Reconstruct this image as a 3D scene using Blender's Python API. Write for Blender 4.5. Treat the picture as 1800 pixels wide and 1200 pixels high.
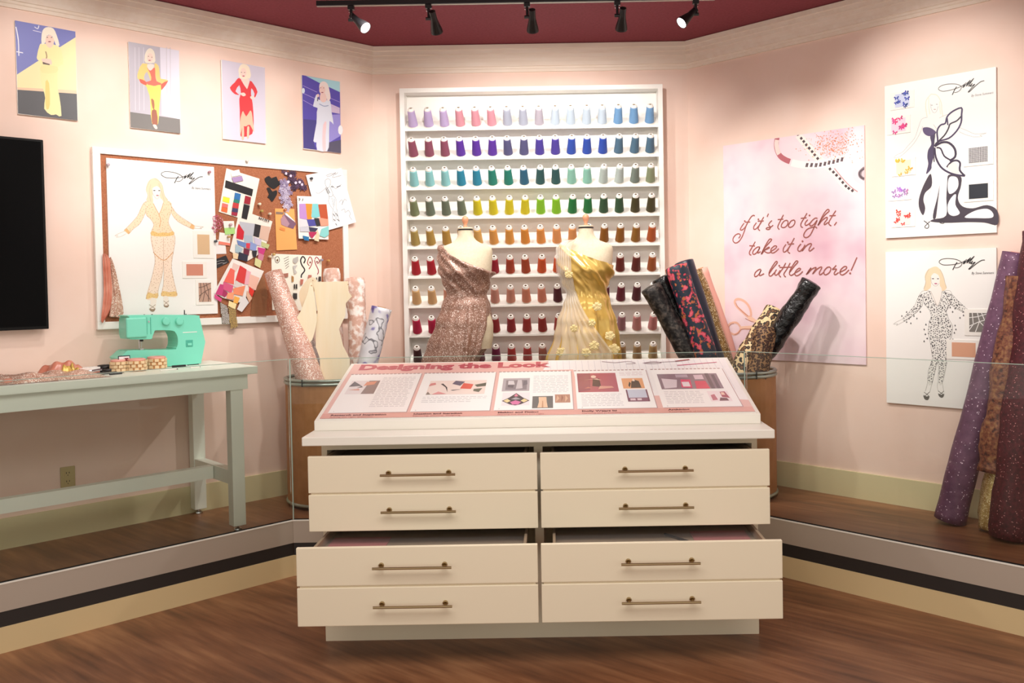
import bpy, bmesh, math, random
from mathutils import Vector, Matrix
from math import sin, cos, pi, radians, atan2, sqrt
for o in list(bpy.data.objects): bpy.data.objects.remove(o)
SC = bpy.context.scene
COL = SC.collection
random.seed(7)

# ------------------------------------------------------------------ camera, world, lamps, exposure
CAM_Z = 1.62
cd = bpy.data.cameras.new('camera'); cam = bpy.data.objects.new('camera', cd); COL.objects.link(cam)
cd.sensor_width = 36; cd.lens = 1518.71/1800*36
cd.shift_x = (900-972.51)/1800; cd.shift_y = (539.37-600)/1800
cd.clip_start = .05
_p, _r = .02428, -.01674
fw = Vector((0, cos(_p), -sin(_p))); rt = Vector((1, 0, 0)); up = rt.cross(fw)
r2 = rt*cos(_r)+up*sin(_r); u2 = -rt*sin(_r)+up*cos(_r)
cam.matrix_world = Matrix(((r2.x, u2.x, -fw.x, 0), (r2.y, u2.y, -fw.y, 0), (r2.z, u2.z, -fw.z, CAM_Z), (0, 0, 0, 1)))
SC.camera = cam
vs = SC.view_settings; vs.view_transform = 'Standard'; vs.look = 'None'; vs.gamma = 1; vs.use_curve_mapping = False
vs.exposure = .17
W = bpy.data.worlds.new('world'); SC.world = W; W.use_nodes = True
W.node_tree.nodes['Background'].inputs[0].default_value = (1.0, .92, .80, 1)
W.node_tree.nodes['Background'].inputs[1].default_value = .80

YB, XL, XR, AL = 6.0838, -1.2407, .9645, radians(44.3)      # back wall depth, the two room corners, angle of the side walls
ZP, ZCROWN, ZCEIL = .31, 3.118, 3.30                        # raised floor, crown moulding foot, ceiling
NL = Vector((-sin(AL), cos(AL), 0)); TL = Vector((-cos(AL), -sin(AL), 0)); CL = Vector((XL, YB, 0))
NR = Vector((sin(AL), cos(AL), 0)); TR = Vector((cos(AL), -sin(AL), 0)); CR = Vector((XR, YB, 0))
def lw(s, d, z): return CL+TL*s-NL*d+Vector((0, 0, z))       # s along the left wall from its corner, d out from it
def rw(s, d, z): return CR+TR*s-NR*d+Vector((0, 0, z))

WARM = (1.0, .95, .89)
def spot(name, loc, target, power, angle=60, blend=.6, size=.04, color=WARM):
    l = bpy.data.lights.new(name, 'SPOT'); l.energy = power; l.spot_size = radians(angle); l.spot_blend = blend
    l.shadow_soft_size = size; l.color = color
    o = bpy.data.objects.new(name, l); COL.objects.link(o); o.location = loc
    o.rotation_euler = (Vector(target)-Vector(loc)).to_track_quat('-Z', 'Y').to_euler(); return o
def area(name, loc, target, power, sx, sy, color=WARM):
    l = bpy.data.lights.new(name, 'AREA'); l.shape = 'RECTANGLE'; l.size = sx; l.size_y = sy; l.energy = power; l.color = color
    o = bpy.data.objects.new(name, l); COL.objects.link(o); o.location = loc
    o.rotation_euler = (Vector(target)-Vector(loc)).to_track_quat('-Z', 'Y').to_euler(); return o
# lamps of the gallery ceiling and one added table fill: (where on the ceiling, aimed at, watts, cone)
LAMPS = [(lw(2.2, 1.35, 3.12), lw(2.03, 0, 2.62), 44, 56), (lw(1.6, 1.35, 3.12), lw(1.46, 0, 2.6), 44, 56), (lw(1.05, 1.35, 3.12), lw(.93, 0, 2.6), 44, 56),
         (lw(.75, 1.2, 3.12), lw(.36, 0, 2.6), 44, 56), (lw(1.3, 1.7, 3.12), lw(1.25, 0, 1.75), 46, 64),
         (lw(1.9, 1.15, 3.12), lw(1.75, .42, 1.2), 34, 70),  # fill spot added out of view to brighten the work table
         (rw(.9, 1.55, 3.12), rw(.8, 0, 1.9), 80, 60), (rw(1.75, 1.4, 3.12), rw(1.7, 0, 2.4), 66, 64), (rw(2.1, 1.6, 3.12), rw(1.9, 0, 1.3), 60, 60),
         (rw(.55, 1.6, 3.12), rw(.45, .35, 1.0), 45, 60), (lw(.75, 1.7, 3.12), lw(.45, .35, 1.2), 60, 60)]
for _i, (a, b, w, an) in enumerate(LAMPS): spot('ceiling_lamp_or_fill', a, b, w, an, .8, .05)
area('gallery_fill', (0, 1.6, 3.2), (0, 2.0, 0), 90, 4, 1.6)  # soft overhead fill added in place of the unseen room lights

# ------------------------------------------------------------------ helpers
def lin(h):
    c = [int(h[i:i+2], 16)/255 for i in (0, 2, 4)]
    return tuple((x/12.92 if x <= .04045 else ((x+.055)/1.055)**2.4) for x in c)
class MB:
    """collects shapes and links them as one mesh object"""
    def __init__(s): s.v = []; s.f = []; s.c = []; s.sm = False
    def add(s, vs, fs, col=None):
        n = len(s.v); s.v += [tuple(v) for v in vs]; s.f += [tuple(i+n for i in f) for f in fs]; s.c += [col]*len(fs); return s
    def box(s, x0, x1, y0, y1, z0, z1, col=None):
        return s.add([(x, y, z) for z in (z0, z1) for y in (y0, y1) for x in (x0, x1)], [(0, 2, 3, 1), (4, 5, 7, 6), (0, 1, 5, 4), (2, 6, 7, 3), (0, 4, 6, 2), (1, 3, 7, 5)], col)
    def prism(s, pts, y0, y1, col=None):
        """outline in x,z pulled from y0 (front) back to y1"""
        a = sum(pts[i][0]*pts[(i+1) % len(pts)][1]-pts[(i+1) % len(pts)][0]*pts[i][1] for i in range(len(pts)))
        if a < 0: pts = pts[::-1]
        n = len(pts); vs = [(x, y0, z) for x, z in pts]+[(x, y1, z) for x, z in pts]
        return s.add(vs, [tuple(range(n)), tuple(range(2*n-1, n-1, -1))]+[(i, i+n, (i+1) % n+n, (i+1) % n) for i in range(n)], col)
    def tube(s, pts, rad, seg=10, caps=True, col=None, twist=0):
        pts = [Vector(p) for p in pts]; n = len(pts); rad = rad if isinstance(rad, (list, tuple)) else [rad]*n
        t0 = (pts[1]-pts[0]).normalized(); ref = Vector((0, 0, 1)) if abs(t0.z) < .9 else Vector((1, 0, 0)); nx = t0.cross(ref).normalized()
        vs = []
        for i, p in enumerate(pts):
            t = (pts[min(i+1, n-1)]-pts[max(i-1, 0)]).normalized(); nx = (nx-t*nx.dot(t)).normalized(); ny = t.cross(nx)
            vs += [p+(nx*cos(2*pi*k/seg)+ny*sin(2*pi*k/seg))*rad[i] for k in range(seg)]
        fs = [(i*seg+k, i*seg+(k+1) % seg, (i+1)*seg+(k+1) % seg, (i+1)*seg+k) for i in range(n-1) for k in range(seg)]
        if caps: fs += [tuple(range(seg))[::-1], tuple((n-1)*seg+k for k in range(seg))]
        return s.add(vs, fs, col)
    def lathe(s, prof, seg=16, c=(0, 0, 0), col=None, M=None):
        """prof: (radius, height) pairs around the vertical axis"""
        vs = [Vector((r*cos(2*pi*k/seg), r*sin(2*pi*k/seg), z)) for r, z in prof for k in range(seg)]
        if M: vs = [M @ v for v in vs]
        vs = [v+Vector(c) for v in vs]; n = len(prof)
        fs = [(i*seg+k, i*seg+(k+1) % seg, (i+1)*seg+(k+1) % seg, (i+1)*seg+k) for i in range(n-1) for k in range(seg)]
        fs += [tuple(range(seg))[::-1], tuple((n-1)*seg+k for k in range(seg))]
        return s.add(vs, fs, col)
    def grid(s, P, nu, nv, closed=False, col=None):
        vs = [P(i, j) for j in range(nv) for i in range(nu)]; m = nu if closed else nu-1
        return s.add(vs, [(j*nu+i, j*nu+(i+1) % nu, (j+1)*nu+(i+1) % nu, (j+1)*nu+i) for j in range(nv-1) for i in range(m)], col)
    def build(s, name, mat, parent=None, loc=None, rz=0, smooth=False, bevel=0):
        me = bpy.data.meshes.new(name); me.from_pydata(s.v, [], s.f); me.update()
        if smooth: me.polygons.foreach_set('use_smooth', [True]*len(me.polygons))
        if any(c for c in s.c):
            at = me.color_attributes.new('Col', 'FLOAT_COLOR', 'CORNER'); buf = []
            for p in me.polygons: buf += list((*(s.c[p.index] or (1, 1, 1)), 1))*p.loop_total
            at.data.foreach_set('color', buf)
        me.materials.append(mat if not isinstance(mat, str) else M[mat])
        return link(name, me, parent, loc, rz, bevel)
def link(name, me, parent=None, loc=None, rz=0, bevel=0):
    o = bpy.data.objects.new(name, me); COL.objects.link(o)
    if parent: o.parent = parent
    if loc is not None: o.location = loc
    o.rotation_euler.z = rz
    if bevel:
        b = o.modifiers.new('bevel', 'BEVEL'); b.width = bevel; b.segments = 2; b.limit_method = 'ANGLE'; b.harden_normals = False
    return o
def tag(o, label, cat=None, group=None, kind=None):
    if label: o['label'] = label
    if cat: o['category'] = cat
    if group: o['group'] = group
    if kind: o['kind'] = kind
    return o
def thing(name, label, cat, loc=(0, 0, 0), rz=0, group=None):
    o = bpy.data.objects.new(name, None); o.empty_display_size = .05; COL.objects.link(o); o.location = loc; o.rotation_euler.z = rz
    return tag(o, label, cat, group)
def struct(name, mb, mat, **k): return tag(mb.build(name, mat, **k), None, kind='structure')
def smooth_line(p, n, closed=False):
    if n < 2 or len(p) < 3: return p
    out = []; m = len(p)
    for i in range(m if closed else m-1):
        g = (lambda j: p[j % m]) if closed else (lambda j: p[max(0, min(m-1, j))])
        a, b, c, d = g(i-1), g(i), g(i+1), g(i+2)
        for k in range(n):
            t = k/n; out.append(tuple(.5*(2*b[q]+(c[q]-a[q])*t+(2*a[q]-5*b[q]+4*c[q]-d[q])*t*t+(3*b[q]-a[q]-3*c[q]+d[q])*t**3) for q in range(len(b))))
    if not closed: out.append(p[-1])
    return out
def pts_of(flat): return [(flat[i]/1e4, flat[i+1]/1e4) for i in range(0, len(flat), 2)]
def ribbon(p, w):
    n = len(p); L = []; R_ = []
    for i in range(n):
        a = p[max(0, i-1)]; b = p[min(n-1, i+1)]; dx, dz = b[0]-a[0], b[1]-a[1]; l = sqrt(dx*dx+dz*dz) or 1
        nx, nz = -dz/l*w/2, dx/l*w/2; L.append((p[i][0]+nx, p[i][1]+nz)); R_.append((p[i][0]-nx, p[i][1]-nz))
    return L, R_
def draw(mb, items, y=-.0006, step=.00003, dx=0, dz=0):
    """flat print: coloured shapes lying on a sheet whose face is the plane y = 0 (viewer towards -y)"""
    for it in items:
        y -= step; col = lin(it[1]); p = [(a+dx, b+dz) for a, b in pts_of(it[3])]
        if it[0] == 'p':
            q = smooth_line(p, it[2]*2, True) if it[2] else p
            a = sum(q[i][0]*q[(i+1) % len(q)][1]-q[(i+1) % len(q)][0]*q[i][1] for i in range(len(q)))
            if a < 0: q = q[::-1]
            mb.add([(x, y, z) for x, z in q], [tuple(range(len(q)))], col)
        else:
            q = smooth_line(p, it[2]) if it[2] else p
            if len(p) == 2 and abs(p[0][0]-p[1][0])+abs(p[0][1]-p[1][1]) < .004:
                x, z = p[0]; w = it[4]/1e4*.55; mb.add([(x+w*cos(k*pi/4), y, z+w*sin(k*pi/4)) for k in range(8)], [tuple(range(8))], col); continue
            L, R_ = ribbon(q, it[4]/1e4); n = len(q)
            mb.add([(x, y, z) for x, z in L]+[(x, y, z) for x, z in R_], [(i, i+n, i+n+1, i+1) for i in range(n-1)], col)
    return y
def text_mesh(mb, txt, x, z, size, col, y=-.001, shear=0, sx=1.0, offset=0.0, align='LEFT', slope=0):
    cu = bpy.data.curves.new('t', 'FONT'); cu.body = txt; cu.size = size; cu.shear = shear; cu.offset = offset; cu.align_x = align; cu.resolution_u = 2; cu.fill_mode = 'FRONT'
    ob = bpy.data.objects.new('t', cu); COL.objects.link(ob); bpy.context.view_layer.update()
    me = bpy.data.meshes.new_from_object(ob.evaluated_get(bpy.context.evaluated_depsgraph_get()))
    mb.add([(x+v.co.x*sx, y, z+v.co.y+slope*v.co.x) for v in me.vertices], [tuple(p.vertices) for p in me.polygons], col)
    bpy.data.objects.remove(ob); bpy.data.curves.remove(cu); bpy.data.meshes.remove(me)
def inside(p, poly):
    x, y = p; r = False
    for i in range(len(poly)):
        (x1, y1), (x2, y2) = poly[i], poly[i-1]
        if (y1 > y) != (y2 > y) and x < (x2-x1)*(y-y1)/(y2-y1)+x1: r = not r
    return r
def scatter(poly, step, jit=.35):
    xs = [p[0] for p in poly]; zs = [p[1] for p in poly]; out = []; x = min(xs); j = 0
    while x < max(xs):
        z = min(zs)+(step/2 if j % 2 else 0)
        while z < max(zs):
            q = (x+random.uniform(-jit, jit)*step, z+random.uniform(-jit, jit)*step)
            if inside(q, poly): out.append(q)
            z += step
        x += step*.87; j += 1
    return out

# ------------------------------------------------------------------ materials (all procedural)
M = {}
def mat(name, h, rough=.5, metal=0, spec=.5, **k):
    m = bpy.data.materials.new(name); m.use_nodes = True; b = m.node_tree.nodes['Principled BSDF']; M[name] = m
    b.inputs['Base Color'].default_value = (*lin(h), 1); b.inputs['Roughness'].default_value = rough; b.inputs['Metallic'].default_value = metal; b.inputs['Specular IOR Level'].default_value = spec
    for a, v in k.items(): b.inputs[a.replace('_', ' ')].default_value = v
    return m
def nd(m, t, **k):
    n = m.node_tree.nodes.new(t)
    for a, v in k.items():
        if a in n.inputs.keys() if hasattr(n.inputs, 'keys') else False: n.inputs[a].default_value = v
        elif hasattr(n, a): setattr(n, a, v)
    return n
def lk(m, a, b): m.node_tree.links.new(a, b)
def coords(m, scale=(1, 1, 1), rot=(0, 0, 0)):
    tc = nd(m, 'ShaderNodeTexCoord'); mp = nd(m, 'ShaderNodeMapping'); mp.inputs['Scale'].default_value = scale; mp.inputs['Rotation'].default_value = rot
    lk(m, tc.outputs['Object'], mp.inputs['Vector']); return mp.outputs['Vector']
def ramp(m, src, stops, interp='LINEAR'):
    r = nd(m, 'ShaderNodeValToRGB'); r.color_ramp.interpolation = interp; e = r.color_ramp.elements
    while len(e) < len(stops): e.new(.5)
    for x, (p, h) in zip(e, stops): x.position = p; x.color = (*lin(h), 1)
    lk(m, src, r.inputs[0]); return r.outputs[0]
def bsdf(m): return m.node_tree.nodes['Principled BSDF']
def bump(m, src, strength=.3, dist=.01):
    b = nd(m, 'ShaderNodeBump'); b.inputs['Strength'].default_value = strength; b.inputs['Distance'].default_value = dist
    lk(m, src, b.inputs['Height']); lk(m, b.outputs[0], bsdf(m).inputs['Normal'])
def noise(m, scale, detail=3, vec=None, rough=.55):
    n = nd(m, 'ShaderNodeTexNoise'); n.inputs['Scale'].default_value = scale; n.inputs['Detail'].default_value = detail; n.inputs['Roughness'].default_value = rough
    if vec is None: vec = coords(m)
    lk(m, vec, n.inputs['Vector']); return n
def voro(m, scale, feature='F1', vec=None):
    n = nd(m, 'ShaderNodeTexVoronoi'); n.feature = feature; n.inputs['Scale'].default_value = scale
    lk(m, vec if vec is not None else coords(m), n.inputs['Vector']); return n
def noisy(name, stops, scale, rough=.5, detail=3, b=0, bd=.01, stretch=(1, 1, 1), metal=0, rot=(0, 0, 0), **k):
    m = mat(name, 'ffffff', rough, metal, **k); n = noise(m, scale, detail, coords(m, stretch, rot)); lk(m, ramp(m, n.outputs['Fac'], stops), bsdf(m).inputs['Base Color'])
    if b: bump(m, n.outputs['Fac'], b, bd)
    return m
def glitter(name, base, base2, spark, scale=260, amount=.9, rough=.45, metal=.15, nscale=25):
    m = mat(name, base, rough, metal); n = noise(m, nscale, 3); v = voro(m, scale)
    r1 = ramp(m, n.outputs['Fac'], [(.3, base2), (.7, base)])
    sep = nd(m, 'ShaderNodeSeparateColor'); lk(m, v.outputs['Color'], sep.inputs[0])
    r2_ = ramp(m, sep.outputs[0], [(amount-.01, '000000'), (amount, 'ffffff')], 'CONSTANT')
    mx = nd(m, 'ShaderNodeMix'); mx.data_type = 'RGBA'; lk(m, r2_, mx.inputs[0]); lk(m, r1, mx.inputs[6]); mx.inputs[7].default_value = (*lin(spark), 1)
    lk(m, mx.outputs[2], bsdf(m).inputs['Base Color']); return m
noisy('wall', [(.35, 'edd0c1'), (.65, 'f0d6c9')], 3, .75)
noisy('crown', [(.3, 'ead9c8'), (.7, 'efe2d4')], 30, .55, stretch=(.15, 1, 1))
mat('baseboard', 'd9cfa6', .5); mat('fascia', 'dcc596', .5); mat('white_paint', 'f1eee8', .45); mat('ceiling', '7a2c38', .8)
noisy('ceiling', [(.3, '7e2e3c'), (.7, '8c3a48')], 60, .85)
mat('black_strip', '2a2523', .5); mat('steel_channel', 'c2b6a8', .45, .35); mat('gap_black', '141414', .6)
mat('cabinet', 'efe4cb', .42); mat('counter', 'f0ece2', .35); mat('drawer_dark', 'a3907a', .6); mat('handle', 'b09c78', .28, 1)
mat('table_paint', 'eff3e8', .4); mat('print', 'ffffff', .5); mat('print_gloss', 'ffffff', .22); mat('track_black', '141416', .35); mat('card', 'f2efe9', .6); mat('paper', 'f3f1ee', .7)
for nm in ('print', 'print_gloss'):
    a = nd(M[nm], 'ShaderNodeAttribute'); a.attribute_name = 'Col'; lk(M[nm], a.outputs['Color'], bsdf(M[nm]).inputs['Base Color'])
mat('tv_screen', '040405', .7, 0, .1); mat('tv_frame', '0b0b0c', .5, 0, .2); mat('lens', 'ffffff', .3, Emission_Color=(1, .98, .95, 1), Emission_Strength=12.0)
g = mat('glass', 'f4faf6', .0, 0, .5, IOR=1.45, Transmission_Weight=1.0)
m = bpy.data.materials.new('pane'); m.use_nodes = True; M['pane'] = m; nt = m.node_tree; nt.nodes.remove(nt.nodes['Principled BSDF'])
tr = nt.nodes.new('ShaderNodeBsdfTransparent'); tr.inputs[0].default_value = (.965, .985, .97, 1); gl = nt.nodes.new('ShaderNodeBsdfGlossy'); gl.inputs['Roughness'].default_value = .01
fr = nt.nodes.new('ShaderNodeFresnel'); fr.inputs[0].default_value = 1.35; mx = nt.nodes.new('ShaderNodeMixShader')
nt.links.new(fr.outputs[0], mx.inputs[0]); nt.links.new(tr.outputs[0], mx.inputs[1]); nt.links.new(gl.outputs[0], mx.inputs[2]); nt.links.new(mx.outputs[0], nt.nodes['Material Output'].inputs[0])
mat('pane_edge', 'a9bdb0', .15, 0, .6)
# wood floor: long streaky boards running towards the room's right front
m = mat('wood_floor', '6e4630', .38); v = coords(m, (1, 1, 1), (0, 0, radians(38.5)))
def stretched(sx, sy):
    q = nd(m, 'ShaderNodeMapping'); q.inputs['Scale'].default_value = (sx, sy, 1); lk(m, v, q.inputs['Vector']); return q.outputs['Vector']
n1 = noise(m, 1, 6, stretched(2.0, 24)); n2 = noise(m, 1.3, 3, stretched(1.1, 4))
ad = nd(m, 'ShaderNodeMath'); ad.operation = 'ADD'; lk(m, n1.outputs['Fac'], ad.inputs[0]); lk(m, n2.outputs['Fac'], ad.inputs[1])
hf = nd(m, 'ShaderNodeMath'); hf.operation = 'MULTIPLY'; hf.inputs[1].default_value = .5; lk(m, ad.outputs[0], hf.inputs[0])
lk(m, ramp(m, hf.outputs[0], [(.34, '5e3a27'), (.5, '845639'), (.66, 'a3734f')]), bsdf(m).inputs['Base Color'])
noisy('cork', [(.3, '93573a'), (.55, 'a86a4a'), (.75, 'b97d5c')], 160, .9, 4, .3, .002)
noisy('fibre', [(.3, 'a9713f'), (.7, 'b98150')], 14, .6); mat('rim_steel', 'a9b4ac', .3, .8)
noisy('linen', [(.3, 'd6c8ac'), (.7, 'dfd2b9')], 90, .8, 2, .15, .002); mat('finial_wood', 'd99a76', .4)
glitter('pink_glitter', 'a27e6e', '886252', 'ffefe6', 330, .90, .36, .2); glitter('rose_glitter', 'cfa292', 'b98878', 'fff6f0', 300, .84, .4, .15)
glitter('purple_glitter', '7a5470', '62405a', 'f4dcf0', 230, .982, .5, .1); glitter('burgundy_fur', '5e1a26', '380d16', 'd08a8a', 260, .978, .6, 0, 60); glitter('gold_sequin', 'a8834e', '6e4f28', 'fff0c8', 300, .86, .35, .45, 40)
glitter('rose_sequin', 'd9b3a0', 'b98a74', 'fff4e8', 260, .8, .35, .3, 40); glitter('silver_glitter', 'c8c4c4', 'a8a4a8', 'ffffff', 240, .85, .35, .4); glitter('gold_net', 'd8bf80', 'a47e44', 'fff2c8', 300, .86, .35, .35, 30)
noisy('gold_satin', [(.3, 'd0a54a'), (.7, 'e8c874')], 6, .24, 2, metal=.3); noisy('coral_satin', [(.3, 'cf7c64'), (.7, 'e5a08a')], 14, .3, 2)
m = mat('tulle', 'fffaf0', .6, Alpha=.34); mat('tulle_flower', 'f4e0a4', .7)
def spots_fabric(name, ground, spot_, edge, scale, r=.60):
    m = mat(name, ground, .7); v = voro(m, scale, 'F1'); n = noise(m, scale*1.6, 2)
    ad = nd(m, 'ShaderNodeMath'); ad.operation = 'MULTIPLY_ADD'; ad.inputs[1].default_value = .45; lk(m, n.outputs['Fac'], ad.inputs[0]); lk(m, v.outputs['Distance'], ad.inputs[2])
    lk(m, ramp(m, ad.outputs[0], [(0, spot_), (r, spot_), (r+.04, edge), (r+.20, edge), (r+.24, ground)], 'LINEAR'), bsdf(m).inputs['Base Color']); return m
spots_fabric('leopard', 'e0c394', '6e4a2c', '1e1410', 40); spots_fabric('leopard_dark', '94704c', '4a2c20', '23130e', 75)
m = mat('black_brocade', '1c1b1d', .45, .1); n = noise(m, 38, 4); lk(m, ramp(m, n.outputs['Fac'], [(.42, '131214'), (.55, '3a3634'), (.62, '5a524c')]), bsdf(m).inputs['Base Color']); bump(m, n.outputs['Fac'], .5, .01)
m = mat('black_vinyl', '111214', .22); n = noise(m, 22, 3); bump(m, n.outputs['Fac'], .8, .015)
mat('navy_satin', '1d2233', .35)
m = mat('floral_navy', '1f2a3a', .5); n = noise(m, 27, 2); n2 = noise(m, 33, 2)
r1 = ramp(m, n.outputs['Fac'], [(.0, '202c3c'), (.53, '23303f'), (.56, 'b03a48'), (.60, 'd84a60'), (.66, 'e26a7c')]); r2_ = ramp(m, n2.outputs['Fac'], [(.60, '000000'), (.63, 'ffffff')])
mx = nd(m, 'ShaderNodeMix'); mx.data_type = 'RGBA'; lk(m, r2_, mx.inputs[0]); lk(m, r1, mx.inputs[6]); mx.inputs[7].default_value = (*lin('c06a40'), 1); lk(m, mx.outputs[2], bsdf(m).inputs['Base Color'])
m = mat('lace_rose', 'e6cfc4', .7); n = noise(m, 26, 3); lk(m, ramp(m, n.outputs['Fac'], [(.42, 'd0a898'), (.5, 'e0c4b8'), (.6, 'f4ebe6')]), bsdf(m).inputs['Base Color']); bump(m, n.outputs['Fac'], .4, .01)
m = mat('butterfly_silver', 'd8d8e0', .35, .15); n = noise(m, 12, 1.5); lk(m, ramp(m, n.outputs['Fac'], [(.30, '5a4c94'), (.37, '8c84b8'), (.42, 'dedee6'), (.58, 'e8e8ee'), (.61, '5c5a64'), (.64, 'e0e0e6')]), bsdf(m).inputs['Base Color'])
noisy('pattern_card', [(.3, 'f2e2c0'), (.7, 'f6ead0')], 20, .6, stretch=(1, 1, .15)); mat('kraft', 'c09468', .7)
mat('teal_plastic', '7ddcc2', .3); mat('teal_dark', '4cb09a', .35); mat('chrome', 'c8c8cc', .2, 1); mat('black_plastic', '18181a', .35); noisy('wicker', [(.3, 'b9804e'), (.7, 'd8a670')], 60, .6); mat('wicker_light', 'ecd2a8', .55)
mat('pink_cloth', 'e8a89a', .6); mat('plate_ivory', 'b8a878', .5); mat('poster_pink', 'ecd0d8', .45)
m = M['poster_pink']; n = noise(m, 2.2, 3); lk(m, ramp(m, n.outputs['Fac'], [(.3, 'dcb2c2'), (.5, 'edd4dc'), (.7, 'f3e2e4')]), bsdf(m).inputs['Base Color'])
noisy('rust_mesh', [(.35, '42201a'), (.5, '7c4430'), (.68, '9c7048')], 45, .5, 4, .5, .01); m = mat('clear_film', 'a87654', .12, 0, .8, Alpha=.5); m2 = mat('acrylic', 'f4f0ee', .05, 0, .3, Alpha=.05); mat('pink_card', 'c27a7a', .5); mat('mesh_gold', 'd8b878', .3, .35); mat('mesh_silver', 'd8d4d0', .3, .35)
_thread = {}
def thread_mat(h):
    if h not in _thread:
        m = mat('thread_'+h, h, .55); w = nd(m, 'ShaderNodeTexWave'); w.bands_direction = 'Z'; w.inputs['Scale'].default_value = 60; w.inputs['Distortion'].default_value = 1.5; lk(m, coords(m), w.inputs['Vector']); bump(m, w.outputs['Fac'], .25, .002); _thread[h] = m
    return _thread[h]
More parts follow.
